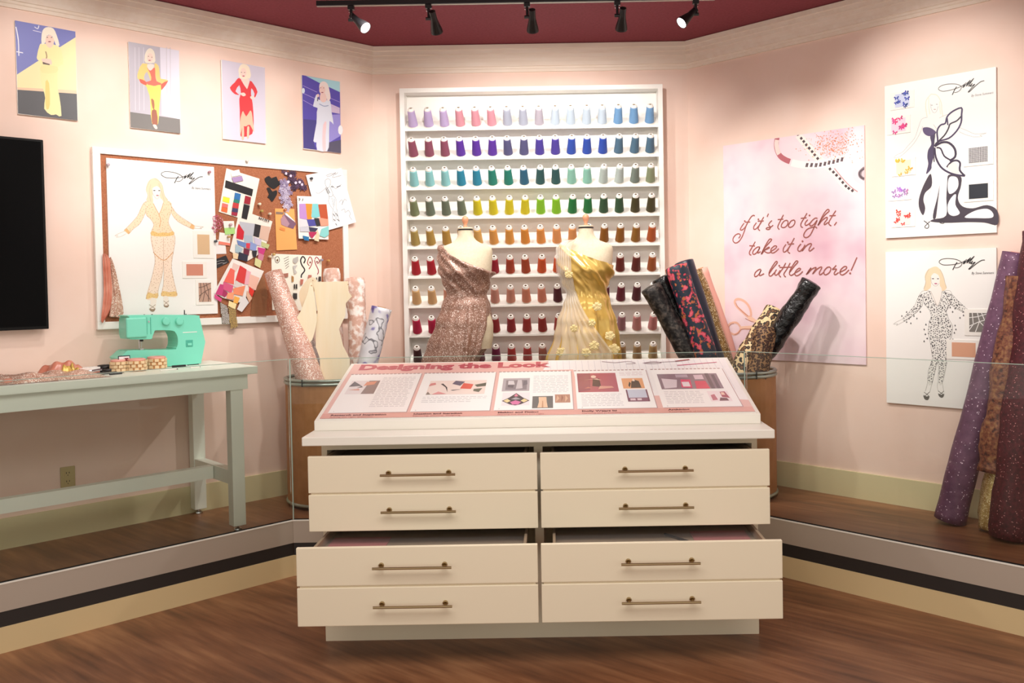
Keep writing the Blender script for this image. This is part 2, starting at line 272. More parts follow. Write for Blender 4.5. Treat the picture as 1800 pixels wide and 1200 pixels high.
PR = {
 'skA': [('p','e3d2b2',2,[2520,7940,2730,7920,2930,7680,3030,7400,3120,6980,3290,6700,3040,6530,2870,6790,2750,7460,2540,7370,2430,6940,2450,6510,2110,6550,2160,6990,2080,7270,2170,7630,2320,7840]),
  ('p','f7ede6',2,[2530,6840,2840,6820,3020,6560,2760,5880,2610,6130,2450,6500]),
  ('p','f7ece4',2,[2420,7290,2580,7460,2780,7450,2900,7250,2860,7000,2730,6800,2630,6790,2480,6940]),
  ('p','f5d6b4',2,[2450,6500,2610,6170,2760,5880,2910,6180,3040,6560,3320,6670,3490,6500,3480,6070,3330,5700,3290,5340,3420,5060,3590,4700,2950,4610,2300,4650,2340,4950,2450,5240,2290,5580,2060,5790,2020,6140,2010,6420,2210,6570]),
  ('p','f5d8ba',2,[2210,6570,1940,6490,1730,6120,1550,5690,1200,5260,830,4900,890,4800,1090,4680,1330,4980,1710,5310,1920,5710,2060,6000]),
  ('p','f5d8ba',2,[3320,6670,3460,6460,3760,5970,4180,5630,4790,5290,4730,5060,4320,5230,3820,5500,3480,5920]),
  ('p','e9b67c',0,[830,4900,1000,4970,1160,4770,1060,4660]),
  ('p','e9b67c',0,[4610,5390,4800,5290,4730,5060,4520,5150]),
  ('p','f6dfcb',2,[2300,4630,2950,4610,2950,3210,2860,2320,2630,1600,2520,1020,1910,990,2190,1960,2380,2670,2470,3320,2330,3950]),
  ('p','f6dfcb',2,[2950,4610,3600,4690,3630,4270,3520,3620,3400,3040,3440,2310,3670,1150,3210,1090,2760,1170,2920,1960,2950,3210]),
  ('p','ecc27a',1,[2340,4910,2680,4780,2960,4830,3310,4800,3520,4930,3590,4690,2950,4590,2290,4630]),
  ('p','ecc583',1,[2020,1360,2310,1260,2600,1300,2540,1000,2230,1050,1910,970]),
  ('p','ecc583',1,[2850,1420,3210,1340,3590,1390,3680,1130,3210,1100,2750,1140]),
  ('s','d8a066',3,[2390,3670,2570,3460,2950,3200,3270,3430,3500,3700],40),
  ('s','d89a60',3,[2460,6480,2610,6150,2760,5860,2840,5540,2770,5110],30),
  ('s','d89a60',3,[3030,6550,2910,6170,2760,5860],30),
  ('s','c6a58c',3,[2040,6070,2060,5790,2290,5570,2450,5240,2320,4880,2290,4380,2470,3320,2360,2600,2180,1930,1910,990],18),
  ('s','c6a58c',3,[3490,6280,3480,6070,3330,5700,3300,5340,3590,4700,3620,4200,3400,3040,3450,2310,3670,1150],18),
  ('s','c6a58c',3,[2970,4540,2950,3210,2820,2240,2630,1600,2540,1030],18),
  ('s','c6a58c',3,[2950,3210,2920,1960,2760,1160],18),
  ('s','c6a58c',3,[2210,6570,1940,6490,1550,5690,830,4880],18),
  ('s','c6a58c',3,[2040,6030,1710,5310,1330,4980,1070,4680],18),
  ('s','c6a58c',3,[3320,6670,3760,5970,4790,5290],18),
  ('s','c6a58c',3,[3490,5960,3820,5500,4730,5060],18),
  ('s','c0b09c',3,[850,4830,530,4680,320,4550,500,4580,400,4470,660,4530,920,4690],16),
  ('s','c0b09c',3,[4790,5270,5330,5230,5120,5170,5230,5120,4750,5130],16),
  ('s','c0b09c',3,[2420,7290,2450,7010,2630,6770,2770,6830,2900,7220],16),
  ('s','c0b09c',3,[2340,7840,2080,7270,2170,6920,2060,6630],16),
  ('s','c0b09c',3,[2560,7930,2930,7680,3040,7330,3100,6980,3290,6700],16),
  ('s','c0b09c',3,[2340,7570,2260,7070,2320,6580],16),
  ('s','c0b09c',3,[2790,7670,2980,7040,3080,6620],16),
  ('p','f3e6dc',1,[2200,1000,2470,1000,2460,680,2390,360,2250,240,2090,370,2140,690]),
  ('p','f3e6dc',1,[2890,1110,3140,1090,3170,800,3180,590,3050,460,2900,560,2880,810]),
  ('s','9a826c',3,[2070,650,2220,540,2410,390],28),
  ('s','9a826c',3,[2420,640,2250,500,2080,400],28),
  ('s','9a826c',3,[2880,850,3020,730,3180,570],28),
  ('s','9a826c',3,[3190,840,3020,720,2880,580],28),
  ('p','9a826c',1,[2080,420,2250,380,2410,410,2350,270,2230,230,2110,320]),
  ('p','9a826c',1,[2890,590,3040,560,3180,600,3140,490,3040,450,2910,510]),
  ('p','4a4a50',0,[2610,7230,2570,7210,2500,7200,2470,7230,2500,7250,2570,7260]),
  ('p','4a4a50',0,[2880,7250,2840,7220,2780,7220,2750,7240,2780,7270,2850,7270]),
  ('p','b0757c',0,[2790,6960,2760,6930,2700,6920,2640,6930,2620,6950,2640,6980,2700,6990,2760,6980])],
 'sig': [('s','1a1a1e',4,[3800,7850,3960,7860,4110,7940,4180,8060,4160,8140,4040,8240,3810,8330,3480,8380,3190,8370,3010,8300,2950,8200,3020,8110,3200,8030,3470,8020,3740,8040,3970,8080,4150,8130,4300,8200,4440,8300],28),
  ('s','1a1a1e',4,[3930,8160,3830,8020,3750,7860,3690,7740],45),
  ('s','1a1a1e',4,[4250,8060,4280,8140,4370,8190,4340,8110,4250,8050],40),
  ('s','1a1a1e',4,[4300,8110,4470,8240,4650,8390],42),
  ('s','1a1a1e',4,[4650,8390,4500,8200,4440,8100,4640,8280,4830,8460],42),
  ('s','1a1a1e',4,[4830,8460,4670,8250,4560,8080,4680,8130,4750,8200,4650,8050,4740,8070,4880,8130,4730,7970,4540,7770,4600,7770,4800,7940,5020,8110,5210,8220,5370,8230],38)],
 'skB': [('p','eed6b4',2,[2850,7950,3110,7790,3280,7480,3370,7070,3470,6730,3240,6560,3110,6800,3080,7140,2980,7480,2740,7560,2610,7220,2610,6800,2370,6600,2200,6670,2300,7080,2270,7430,2440,7770]),
  ('p','f7ece6',2,[2610,7350,2740,7540,2980,7500,3100,7240,3050,6970,2910,6830,2770,6870,2640,7040]),
  ('p','f5ece6',2,[2710,6910,3010,6900,3210,6590,2970,5700,2780,5980,2570,6560]),
  ('s','a09a94',3,[2600,6560,2840,5980,2990,5690,3120,6050,3220,6540],16),
  ('s','a09a94',3,[970,4940,620,4770,440,4630,690,4670,620,4570,1080,4820],16),
  ('s','a09a94',3,[4970,5350,5540,5270,5290,5220,5380,5150,4910,5230],16),
  ('s','a09a94',3,[2390,1330,2260,840],16),
  ('s','a09a94',3,[2640,1310,2500,790],16),
  ('s','a09a94',3,[2940,1360,2930,1100,2990,860],16),
  ('s','a09a94',3,[3210,1380,3270,920],16),
  ('s','a09a94',3,[2610,7350,2640,7040,2790,6860,2940,6860,3070,7000],16),
  ('s','a09a94',3,[2510,7840,2290,7360,2320,7010,2200,6670],16),
  ('s','a09a94',3,[3110,7790,3310,7340,3390,7000,3460,6730],16),
  ('s','a09a94',3,[1960,6330,2130,6570,2500,6580],16),
  ('s','a09a94',3,[3760,6380,3630,6580,3240,6560],16),
  ('s','5a564f',3,[2180,780,2330,680,2480,550],30),
  ('s','5a564f',3,[2500,810,2340,660,2190,500],30),
  ('s','5a564f',3,[2980,910,3130,800,3270,710],30),
  ('s','5a564f',3,[3290,920,3140,780,2990,680],30),
  ('p','5a564f',1,[2150,610,2330,540,2490,580,2440,380,2320,330,2190,410]),
  ('p','5a564f',1,[2970,770,3140,690,3300,770,3260,590,3150,530,3020,610]),
  ('p','45454c',0,[2790,7260,2760,7240,2690,7240,2660,7260,2690,7290,2760,7290]),
  ('p','45454c',0,[3060,7260,3030,7230,2970,7230,2940,7260,2970,7280,3030,7280]),
  ('p','b0557c',0,[2970,6980,2940,6960,2880,6950,2820,6960,2790,6990,2820,7010,2880,7020,2940,7010]),
  ('p','4c4c50',0,[940,5190,980,5110,940,5070,900,5110]),
  ('p','4c4c50',0,[1220,5430,1260,5350,1220,5300,1180,5340]),
  ('p','4c4c50',0,[1220,4850,1260,4760,1220,4720,1180,4760]),
  ('p','4c4c50',0,[1460,4780,1500,4700,1460,4650,1420,4700]),
  ('p','4c4c50',0,[1640,5200,1680,5120,1640,5080,1600,5120]),
  ('p','4c4c50',0,[1810,5060,1850,4980,1810,4940,1770,4980]),
  ('p','4c4c50',0,[2010,5450,2050,5370,2010,5320,1960,5370]),
  ('p','4c4c50',0,[1360,5060,1400,4980,1360,4930,1320,4970]),
  ('p','4c4c50',0,[3790,5460,3830,5380,3790,5340,3750,5380]),
  ('p','4c4c50',0,[3660,5700,3700,5620,3660,5580,3620,5620]),
  ('p','4c4c50',0,[3920,5650,3960,5570,3920,5530,3880,5570]),
  ('p','4c4c50',0,[4180,5130,4220,5050,4180,5010,4140,5050]),
  ('p','4c4c50',0,[4340,5470,4380,5390,4340,5350,4300,5390]),
  ('p','4c4c50',0,[4370,5270,4410,5190,4370,5150,4330,5190]),
  ('p','4c4c50',0,[4660,5240,4690,5160,4660,5120,4620,5160]),
  ('p','4c4c50',0,[4780,5100,4820,5020,4780,4980,4740,5020]),
  ('p','4c4c50',0,[5010,5560,5040,5480,5010,5440,4970,5480]),
  ('p','4c4c50',0,[2320,4730,2360,4640,2320,4600,2280,4640]),
  ('p','4c4c50',0,[2220,4450,2260,4360,2220,4320,2180,4360]),
  ('p','4c4c50',0,[2280,4170,2330,4090,2280,4050,2240,4090]),
  ('p','4c4c50',0,[2210,3770,2250,3680,2210,3640,2170,3680]),
  ('p','4c4c50',0,[2390,3930,2430,3850,2380,3810,2340,3850]),
  ('p','4c4c50',0,[3920,4700,3950,4620,3920,4580,3880,4620]),
  ('p','4c4c50',0,[3960,4480,4000,4400,3960,4360,3920,4400]),
  ('p','4c4c50',0,[3880,4290,3920,4210,3880,4170,3840,4210]),
  ('p','4c4c50',0,[3790,3920,3830,3840,3790,3800,3760,3840])],
 'skB_suit': [('p','eceae6',1,[2540,6580,2670,6120,2970,5690,3140,6050,3240,6540,3760,6380,3660,5840,3430,5430,3560,5030,3790,4620,3720,4010,3550,3460,3420,2910,3450,2500,3210,1380,2980,1360,3010,2210,2980,2680,2880,2400,2640,1310,2390,1330,2440,2040,2680,2740,2590,3430,2450,4180,2490,4740,2630,5150,2530,5500,2230,5840,2160,6190,1960,6330,2300,6430]),
  ('p','eceae6',1,[1960,6330,2160,6120,2120,5740,1850,5420,1530,5140,1080,4820,970,4960,1360,5350,1710,5770,1890,6190]),
  ('p','eceae6',1,[3430,6390,3790,6350,4080,6010,4530,5580,4970,5380,4910,5230,4400,5370,4020,5570,3660,5840])],
 'skC': [('s','eadfcb',3,[2660,7980,2400,7690,2360,7290,2430,6740],40),
  ('s','eadfcb',3,[2660,7980,2990,7860,3210,7420,3240,7020,3310,6610],40),
  ('s','efe6d6',3,[2530,7800,2530,7330,2590,6850],50),
  ('s','efe6d6',3,[3120,7500,3150,7030,3190,6760],50),
  ('s','b4b0b0',3,[2630,7450,2660,7180,2790,6920,2950,6960,3050,7250],18),
  ('s','b4b0b0',3,[2460,6710,2130,6650,1920,6140,1720,5630,1310,5210,1030,4930,690,4800,510,4650,820,4650,1100,4820],18),
  ('s','b4b0b0',3,[2190,6240,1990,5800,1650,5300,1100,4810],18),
  ('s','b4b0b0',3,[4190,5890,4630,5640,5000,5430,5580,5400,5240,5330,5360,5250,4940,5270],18),
  ('s','b4b0b0',3,[4160,5670,4500,5460,4940,5270],18),
  ('s','b4b0b0',3,[2780,6260,2950,6000],18),
  ('s','b4b0b0',3,[3110,6580,3370,6670,3560,6710],18),
  ('p','8a8a90',0,[2760,7340,2730,7330,2670,7340,2630,7360,2670,7370,2730,7360]),
  ('p','8a8a90',0,[3030,7350,3000,7340,2940,7350,2920,7370,2940,7380,3000,7370]),
  ('p','c0a8a8',0,[2930,7080,2890,7060,2820,7080,2780,7100,2820,7120,2890,7110]),
  ('p','f0f0f1',2,[2770,4160,2640,3500,2630,2630,2430,2180,2140,970,2820,910,2900,1800,3090,2790,3160,3850]),
  ('p','f0f0f1',2,[3160,3850,3600,3400,3490,2090,3550,1010,2940,990,3050,2130]),
  ('s','c4c2c6',3,[2640,3500,2630,2630,2430,2180,2140,970,2820,910,2900,1800,3100,2790],20),
  ('s','c4c2c6',3,[3540,3280,3470,2090,3550,1010,2940,990,3050,2130,3100,2790],20),
  ('p','5d5074',2,[2200,6140,2460,6150,2750,6000,2930,5770,2650,5630,2390,5700,2220,5900]),
  ('p','4e4462',2,[2600,5620,2860,5650,2820,5290,2790,4820,2770,4420,2670,4030,2640,3770,2360,3520,2480,4060,2430,4460,2480,4860,2660,5170]),
  ('p','443a46',2,[2600,3510,2670,2830,2300,2460,2200,2060,2300,1580,2170,1200,1960,1610,1950,2150,2200,2870]),
  ('p','443c48',2,[3600,3350,4230,3210,4250,2680,4080,2040,4300,1560,4860,1390,5590,1510,6110,1180,6110,420,5460,570,4600,650,3400,690,2620,810,2750,930,3440,1090,3460,2090,3520,2880]),
  ('p','443c48',1,[3090,2720,2990,1860,2880,1000,2720,980,2770,1410,2990,2200]),
  ('p','f4f3f5',2,[3650,3220,4040,3150,4110,2700,3920,2380,3620,2300,3540,2750]),
  ('p','f4f3f5',2,[3980,2230,3950,1660,4180,1180,3850,1040,3570,1220,3540,1690,3730,2070]),
  ('p','f4f3f5',2,[4430,930,4980,1250,5590,1310,5890,1060,5830,810,5100,840]),
  ('s','43375a',3,[2830,5050,3010,5260,2980,5860,3170,6170,3430,6230,3530,6580,3820,6830,4290,6960,4300,6600,4270,6150,4030,5720,3620,5380,3100,5280,2830,5050],90),
  ('s','3a3242',3,[2880,5150,3360,5550,3590,5910,3690,6160,4040,6280,4280,6500],80),
  ('s','43375a',3,[3530,6510,3570,6110],70),
  ('s','3a3048',3,[2840,5020,3230,5190,3620,5120,3930,4750,3950,4320,3650,4120],120),
  ('s','3a3048',3,[2940,4940,3170,4860,3360,4420,3680,4170],80),
  ('s','3f3550',3,[2840,4950,2900,4410,3160,3850,3550,3510,3990,3310,4460,3200],100),
  ('s','3a3048',3,[3500,3780,3740,4050,4030,4100,4210,3930,4190,3540,4460,3200],100),
  ('p','f6e6de',2,[3550,3790,3740,3970,3990,3950,4090,3680,4120,3380,3740,3520]),
  ('s','443a52',3,[2850,5750,2810,5350,2780,4820,2810,4150],60),
  ('s','3c3a40',3,[2220,880,2490,630,2420,440,2260,540,2560,820],40),
  ('s','3c3a40',3,[3010,940,3340,770,3270,660,3080,760,3340,940],40)],
 'p1': [('p','7a7fc0',0,[0,4860,2870,4830,2870,4510,1040,2940,20,2050]),
  ('p','f3e6b0',0,[20,2050,1040,2940,2870,4520,2850,1490,20,1270]),
  ('p','ecc8a8',0,[10,1380,2850,1640,2850,1450,20,1230]),
  ('p','56565a',0,[20,1260,2850,1450,2850,-10,10,20]),
  ('s','e8e8f4',3,[900,4700,1050,4630,1110,4810],40),
  ('s','e8e8f4',3,[820,4500,1210,4470],30),
  ('s','e8e8f4',3,[40,4530,130,3860,130,3040],50),
  ('s','e8e8f4',3,[30,3240,330,3230],50),
  ('p','f7e6a8',1,[1250,3880,1110,3760,960,3090,1040,2960,1120,2690,1100,2040,1230,1410,1300,1000,1240,430,1550,140,1800,200,2060,150,1980,1230,1910,1690,1960,2740,2220,2950,2190,3490,2070,3840,1780,3930]),
  ('p','f3d3c0',1,[1410,4240,1790,4310,1780,3930,1600,3710,1420,3860]),
  ('p','f3ead8',1,[1230,4390,1340,4690,1550,4820,1800,4780,1940,4480,2070,3940,1900,3910,1790,4260,1660,4400,1470,4340,1380,3950,1210,3830]),
  ('p','f0cfc0',0,[1760,4200,1730,4080,1670,3980,1580,3930,1490,3950,1430,4020,1410,4130,1430,4250,1500,4350,1590,4400,1680,4390,1740,4310]),
  ('p','a06068',0,[1670,4060,1640,4030,1590,4010,1540,4010,1520,4030,1540,4060,1590,4080,1650,4080]),
  ('p','605048',0,[1530,4260,1510,4240,1470,4230,1450,4240,1470,4270,1510,4280]),
  ('p','605048',0,[1730,4300,1710,4270,1670,4260,1650,4280,1670,4300,1710,4310]),
  ('s','a89070',3,[1390,3490,1440,3220,1330,2920],60),
  ('p','6a5a50',0,[1230,2920,1580,2890,1560,2790,1240,2790]),
  ('p','f0cfc0',1,[1210,3080,1630,3110,1660,2830,1540,2860,1230,2920]),
  ('p','e6cf7c',1,[1340,1890,1510,1820,1520,700,1390,400,1310,670]),
  ('p','f0e0a0',1,[1160,2700,1920,2780,1860,2440,1190,2330])],
 'p2': [('p','b9b4bf',0,[10,4860,2830,4850,2770,810,-10,880]),
  ('p','dcd8e6',0,[1740,4850,2830,4850,2770,810,1730,920]),
  ('p','75716f',0,[-10,890,2780,820,2780,-20,-10,10]),
  ('s','cdc8d2',0,[350,4600,280,1010],40),
  ('s','cdc8d2',0,[570,4640,500,1040],40),
  ('s','cdc8d2',0,[820,4680,750,1070],40),
  ('s','cdc8d2',0,[2110,4920,2040,1240],40),
  ('s','cdc8d2',0,[2320,4950,2250,1270],40),
  ('p','f0c97a',1,[730,3750,490,3250,440,2870,700,2640,960,2400,1140,2470,880,2750,790,2970,980,3330,1150,2840,1280,2910,1350,3620,1170,3730]),
  ('p','f0c97a',1,[1400,3860,1620,3760,1680,3340,1740,3030,2150,3000,1720,2360,1710,2690,1510,2850,1430,3260]),
  ('p','e2705e',1,[980,3560,1210,3480,1420,3630,1430,3210,1490,2850,1760,2770,1590,2540,1370,2570,1140,2520,880,2710,1190,2850,1160,3220]),
  ('p','d8604e',1,[550,2840,880,2750,920,2530,610,2620]),
  ('p','d8604e',1,[1730,2700,2150,2970,1770,2380]),
  ('p','f3d468',1,[920,2550,1360,2550,1730,2670,1690,2040,1600,1320,1510,380,1170,380,1110,1350,1080,1950]),
  ('p','9a5a44',1,[1190,1130,1440,1160,1490,370,1210,300,1160,750]),
  ('p','a86848',1,[1160,1780,1320,1710,1330,1240,1220,1270]),
  ('p','efd8d0',1,[1020,3750,1350,3800,1350,3620,1160,3400,1000,3560]),
  ('p','e8dccb',1,[900,4330,1020,4580,1200,4700,1400,4550,1450,4190,1400,3900,910,3820,860,4090]),
  ('p','efd0c4',0,[1330,4180,1310,4050,1240,3940,1150,3900,1070,3920,1010,4000,990,4120,1020,4250,1080,4360,1170,4410,1250,4390,1310,4310]),
  ('p','b05058',0,[1210,4000,1180,3980,1130,3960,1080,3960,1060,3980,1080,4000,1130,4020,1190,4020]),
  ('p','605048',0,[1110,4220,1090,4190,1050,4190,1040,4200,1060,4230,1090,4230]),
  ('p','605048',0,[1300,4200,1280,4180,1250,4170,1230,4190,1250,4210,1280,4220]),
  ('p','efd0c4',1,[1210,300,1390,320,1470,120,1340,80])],
 'p3': [('p','cfc8d8',0,[40,4830,2820,4790,2770,-10,20,10]),
  ('p','d8353c',1,[1030,3840,830,3570,510,3200,670,2940,860,2830,1100,2840,860,3020,1110,3430,1200,2970,1090,2580,1100,1920,1090,510,1230,250,1870,510,1990,1330,1950,2410,1860,2970,1900,3360,2090,3050,2030,2710,2290,3180,2060,3620,1810,3820,1600,3260,1220,3820]),
  ('p','e8b49a',1,[1210,1660,1320,1860,1510,1550,1760,1940,1880,1840,1940,1270,2000,620,1740,1060,1490,940,1240,860,1080,280,1100,1170]),
  ('p','c83840',1,[1490,940,1740,1010,1770,500,1430,360]),
  ('p','f0d2c6',1,[1250,3820,1760,3900,1710,3610,1610,3270,1360,3610]),
  ('p','efdfc8',1,[1090,4410,1250,4720,1490,4800,1740,4700,1850,4390,1820,3960,1180,3860,1110,4130]),
  ('p','f0d0c6',0,[1600,4280,1570,4130,1490,4010,1380,3950,1280,3980,1210,4070,1180,4210,1220,4360,1290,4480,1400,4540,1500,4520,1570,4420]),
  ('p','b04858',0,[1480,4060,1460,4030,1400,4010,1340,4010,1320,4030,1340,4060,1400,4080,1460,4080]),
  ('p','605048',0,[1310,4260,1290,4230,1250,4230,1230,4240,1250,4270,1290,4270]),
  ('p','605048',0,[1510,4280,1490,4260,1450,4250,1430,4270,1450,4290,1490,4300]),
  ('p','f0d0c6',1,[1150,2920,1400,3020,1520,2880,1340,2780]),
  ('p','f0d0c6',1,[1790,2820,2040,2900,2080,2720,1880,2670]),
  ('p','e8b8a0',1,[1240,860,1340,870,1320,120,1170,120]),
  ('p','e8b8a0',1,[1560,900,1690,910,1640,220,1520,230])],
 'p4': [('p','5a4fae',0,[10,4810,2800,4800,2770,-20,-10,40]),
  ('p','a8d4de',0,[300,4800,2800,4800,2790,4100,1960,4320,1300,4480]),
  ('p','d0bcd8',0,[2080,3210,2750,3030,2750,2630,2090,2660]),
  ('p','9890d8',0,[1960,2460,2770,2610,2790,1170,1910,620]),
  ('p','4a4488',0,[30,1950,980,1980,740,500,930,20,-10,40]),
  ('p','57536a',0,[1860,610,2790,890,2770,-20,1740,10]),
  ('s','b8a8e0',0,[70,4130,1080,3850],30),
  ('s','b8a8e0',0,[50,3640,920,3400],30),
  ('s','b8a8e0',0,[40,3190,750,2920],30),
  ('s','b8a8e0',0,[2090,3580,2760,3420],30),
  ('s','b8a8e0',0,[2080,3100,2750,2910],30),
  ('p','eef0f6',0,[2950,1560,2910,1370,2820,1240,2700,1230,2610,1330,2580,1520,2620,1720,2720,1850,2830,1860,2920,1750]),
  ('p','d8e4f0',0,[190,3820,170,3710,110,3630,40,3620,-10,3680,-30,3780,0,3890,50,3970,120,3980,170,3920]),
  ('p','dfe4f2',1,[1170,3370,1020,3710,810,3090,780,2860,1080,2810,1020,2530,980,1790,720,580,940,520,980,20,1720,20,1890,710,1950,2050,2250,1850,2120,2670,2040,3390,1730,3400]),
  ('p','f0d0d4',1,[1480,1760,1720,1970,1620,1040,1620,80,1410,40,1380,790]),
  ('p','f0e0dc',1,[1240,4240,1350,4530,1610,4640,1860,4520,1980,4170,2070,3580,1830,3360,1690,3800,1330,3750]),
  ('p','efcfc8',0,[1690,4080,1660,3940,1570,3820,1460,3770,1340,3790,1260,3880,1230,4010,1270,4150,1350,4270,1470,4320,1580,4300,1670,4210]),
  ('p','efcfc8',1,[1330,3800,1660,3850,1780,3450,1520,3230,1270,3380]),
  ('p','a05060',0,[1550,3900,1520,3870,1460,3850,1390,3850,1370,3870,1390,3900,1460,3920,1520,3920]),
  ('p','605048',0,[1380,4180,1360,4150,1320,4150,1300,4170,1320,4190,1360,4200]),
  ('p','605048',0,[1610,4200,1590,4180,1550,4170,1530,4190,1550,4220,1590,4220]),
  ('s','40404a',3,[1140,3720,1090,3260],60),
  ('p','efcfc8',0,[1230,3650,1200,3560,1130,3520,1060,3540,1030,3620,1060,3700,1140,3750,1210,3720]),
  ('s','9aa8c8',3,[1210,3100,1560,2990,1900,3080],60)],
 'poster_tape': [('s','f2e6e0',3,[5550,14370,6010,13790,6510,13160,7000,12610,7670,12010,8150,11510,8580,10950,9050,10560,9410,10370],450),
  ('s','b4626c',3,[4090,14370,4020,13970,4080,13560,4300,13150,4660,12880,4980,12730],340),
  ('s','e8d2cc',3,[4080,14220,4030,13970,4100,13560,4220,13290],300),
  ('s','f6eeec',3,[5090,12650,5570,12490,6150,12370,6770,12300,7380,12320,8050,12420,8560,12500,8920,12550],450),
  ('s','c08890',3,[7970,11980,8330,11520,8730,11040,9120,10660,9440,10420],60)],
 'poster_dark': [('s','4a3a40',0,[5450,14370,5590,14460],90),
  ('s','4a3a40',0,[5500,14310,5640,14400],90),
  ('s','4a3a40',0,[5690,14080,5820,14170],90),
  ('s','4a3a40',0,[5740,14020,5870,14100],90),
  ('s','4a3a40',0,[5860,13860,5990,13950],90),
  ('s','4a3a40',0,[5910,13800,6040,13890],90),
  ('s','4a3a40',0,[6030,13630,6170,13720],90),
  ('s','4a3a40',0,[6080,13570,6220,13660],90),
  ('s','4a3a40',0,[6220,13400,6360,13490],90),
  ('s','4a3a40',0,[6280,13330,6410,13420],90),
  ('s','4a3a40',0,[6420,13160,6550,13250],90),
  ('s','4a3a40',0,[6470,13100,6600,13190],90),
  ('s','4a3a40',0,[6590,12940,6720,13030],90),
  ('s','4a3a40',0,[6640,12880,6770,12970],90),
  ('s','4a3a40',0,[6790,12690,6920,12780],90),
  ('s','4a3a40',0,[6840,12630,6970,12720],90),
  ('s','4a3a40',0,[7600,11950,7730,12040],90),
  ('s','4a3a40',0,[7650,11890,7770,11980],90),
  ('s','4a3a40',0,[7820,11740,7950,11830],90),
  ('s','4a3a40',0,[7870,11680,8000,11770],90),
  ('s','4a3a40',0,[8020,11520,8150,11620],90),
  ('s','4a3a40',0,[8070,11470,8200,11560],90),
  ('s','4a3a40',0,[8240,11290,8370,11390],90),
  ('s','4a3a40',0,[8290,11240,8410,11330],90),
  ('s','4a3a40',0,[8420,11050,8550,11140],90),
  ('s','4a3a40',0,[8470,10990,8590,11080],90),
  ('s','4a3a40',0,[8620,10810,8740,10900],90),
  ('s','4a3a40',0,[8670,10750,8790,10840],90),
  ('s','4a3a40',0,[8800,10650,8920,10750],90),
  ('s','4a3a40',0,[8850,10600,8970,10690],90),
  ('s','4a3a40',0,[9030,10490,9160,10590],90),
  ('s','4a3a40',0,[9080,10440,9200,10530],90),
  ('s','5a4a50',0,[6070,12260,6150,12500],80),
  ('s','5a4a50',0,[6160,12250,6230,12490],80),
  ('s','5a4a50',0,[6380,12230,6460,12470],80),
  ('s','5a4a50',0,[6470,12220,6540,12460],80),
  ('s','5a4a50',0,[6690,12190,6760,12430],80),
  ('s','5a4a50',0,[6780,12180,6850,12420],80),
  ('s','5a4a50',0,[6990,12190,7060,12430],80),
  ('s','5a4a50',0,[7070,12180,7140,12420],80),
  ('s','5a4a50',0,[7280,12210,7350,12450],80),
  ('s','5a4a50',0,[7360,12200,7430,12440],80),
  ('s','5a4a50',0,[7560,12250,7630,12490],80),
  ('s','5a4a50',0,[7640,12240,7710,12480],80),
  ('s','5a4a50',0,[7850,12270,7920,12510],80),
  ('s','5a4a50',0,[7930,12260,8000,12500],80),
  ('s','5a4a50',0,[8120,12310,8190,12550],80),
  ('s','5a4a50',0,[8200,12300,8270,12540],80),
  ('s','5a4a50',0,[8400,12350,8460,12590],80),
  ('s','5a4a50',0,[8480,12340,8540,12580],80)],
 'poster_spool': [('p','e6d4dc',2,[9890,12010,9560,12050,9240,11840,9110,11550,9240,11160,9480,10950,9880,10930]),
  ('p','8a7a80',2,[9890,11840,9670,11780,9490,11580,9520,11300,9700,11130,9880,11100]),
  ('p','d0c0c6',2,[9890,11670,9740,11590,9700,11390,9880,11250]),
  ('s','5a4a50',3,[9890,11760,9630,11630,9560,11430,9730,11210,9880,11160],100)],
 'poster_text': [('s','9c5a52',4,[1630,9160,1610,9150],120),
  ('s','9c5a52',4,[1580,9030,1390,8820,1280,8620,1410,8580,1630,8730,1810,8970],75),
  ('s','9c5a52',4,[2390,9440,2290,9500,2120,9410,1910,9140,1740,8870,1590,8500,1380,8080,1140,7820,880,7740,700,7910,760,8140,970,8310,1180,8340,1280,8220,1140,8040],75),
  ('s','9c5a52',4,[1640,9090,2040,9070],75),
  ('s','9c5a52',4,[2660,9210,2640,9210],120),
  ('s','9c5a52',4,[2510,9000,2310,8760,2310,8590,2480,8600,2740,8840,2910,9070],75),
  ('s','9c5a52',4,[3060,9340,2880,9080,2680,8740,2640,8570,2770,8460],75),
  ('s','9c5a52',4,[2610,9090,3050,9080],75),
  ('s','9c5a52',4,[3410,9530,3300,9330],75),
  ('s','9c5a52',4,[3660,9070,3490,8940,3410,8790,3520,8670,3490,8530,3320,8500,3220,8560,3320,8630,3540,8640,3740,8760],75),
  ('s','9c5a52',4,[4490,9380,4260,9010,4090,8700,4080,8560,4190,8450],75),
  ('s','9c5a52',4,[4070,9100,4480,9100],75),
  ('s','9c5a52',4,[4770,9000,4560,8990,4370,8810,4320,8640,4450,8560,4660,8620,4800,8830,4770,8990],75),
  ('s','9c5a52',4,[5250,9000,5040,8960,4860,8750,4840,8610,4960,8550,5170,8640,5290,8850,5250,8990],75),
  ('s','9c5a52',4,[6130,9370,5910,9050,5710,8750,5710,8560,5830,8480],75),
  ('s','9c5a52',4,[5690,9070,6090,9080],75),
  ('s','9c5a52',4,[6300,9210,6290,9200],120),
  ('s','9c5a52',4,[6170,8960,6010,8780,6000,8620,6170,8640,6430,8810],75),
  ('s','9c5a52',4,[6830,8990,6680,9020,6480,8890,6310,8690,6360,8550,6580,8630,6810,8890,6680,8620,6520,8300,6310,7970,6080,7840,5910,7900,5900,8070,6110,8340,6420,8450,6680,8470,6790,8380],75),
  ('s','9c5a52',4,[6860,8560,7090,8920,7400,9230,7600,9380,7570,9490,7450,9460,7220,9200,6990,8790,6860,8550,7140,8850,7440,9020,7470,8900,7290,8680,7310,8570,7540,8710],75),
  ('s','9c5a52',4,[8050,9390,7840,9110,7620,8770,7590,8590,7740,8470],75),
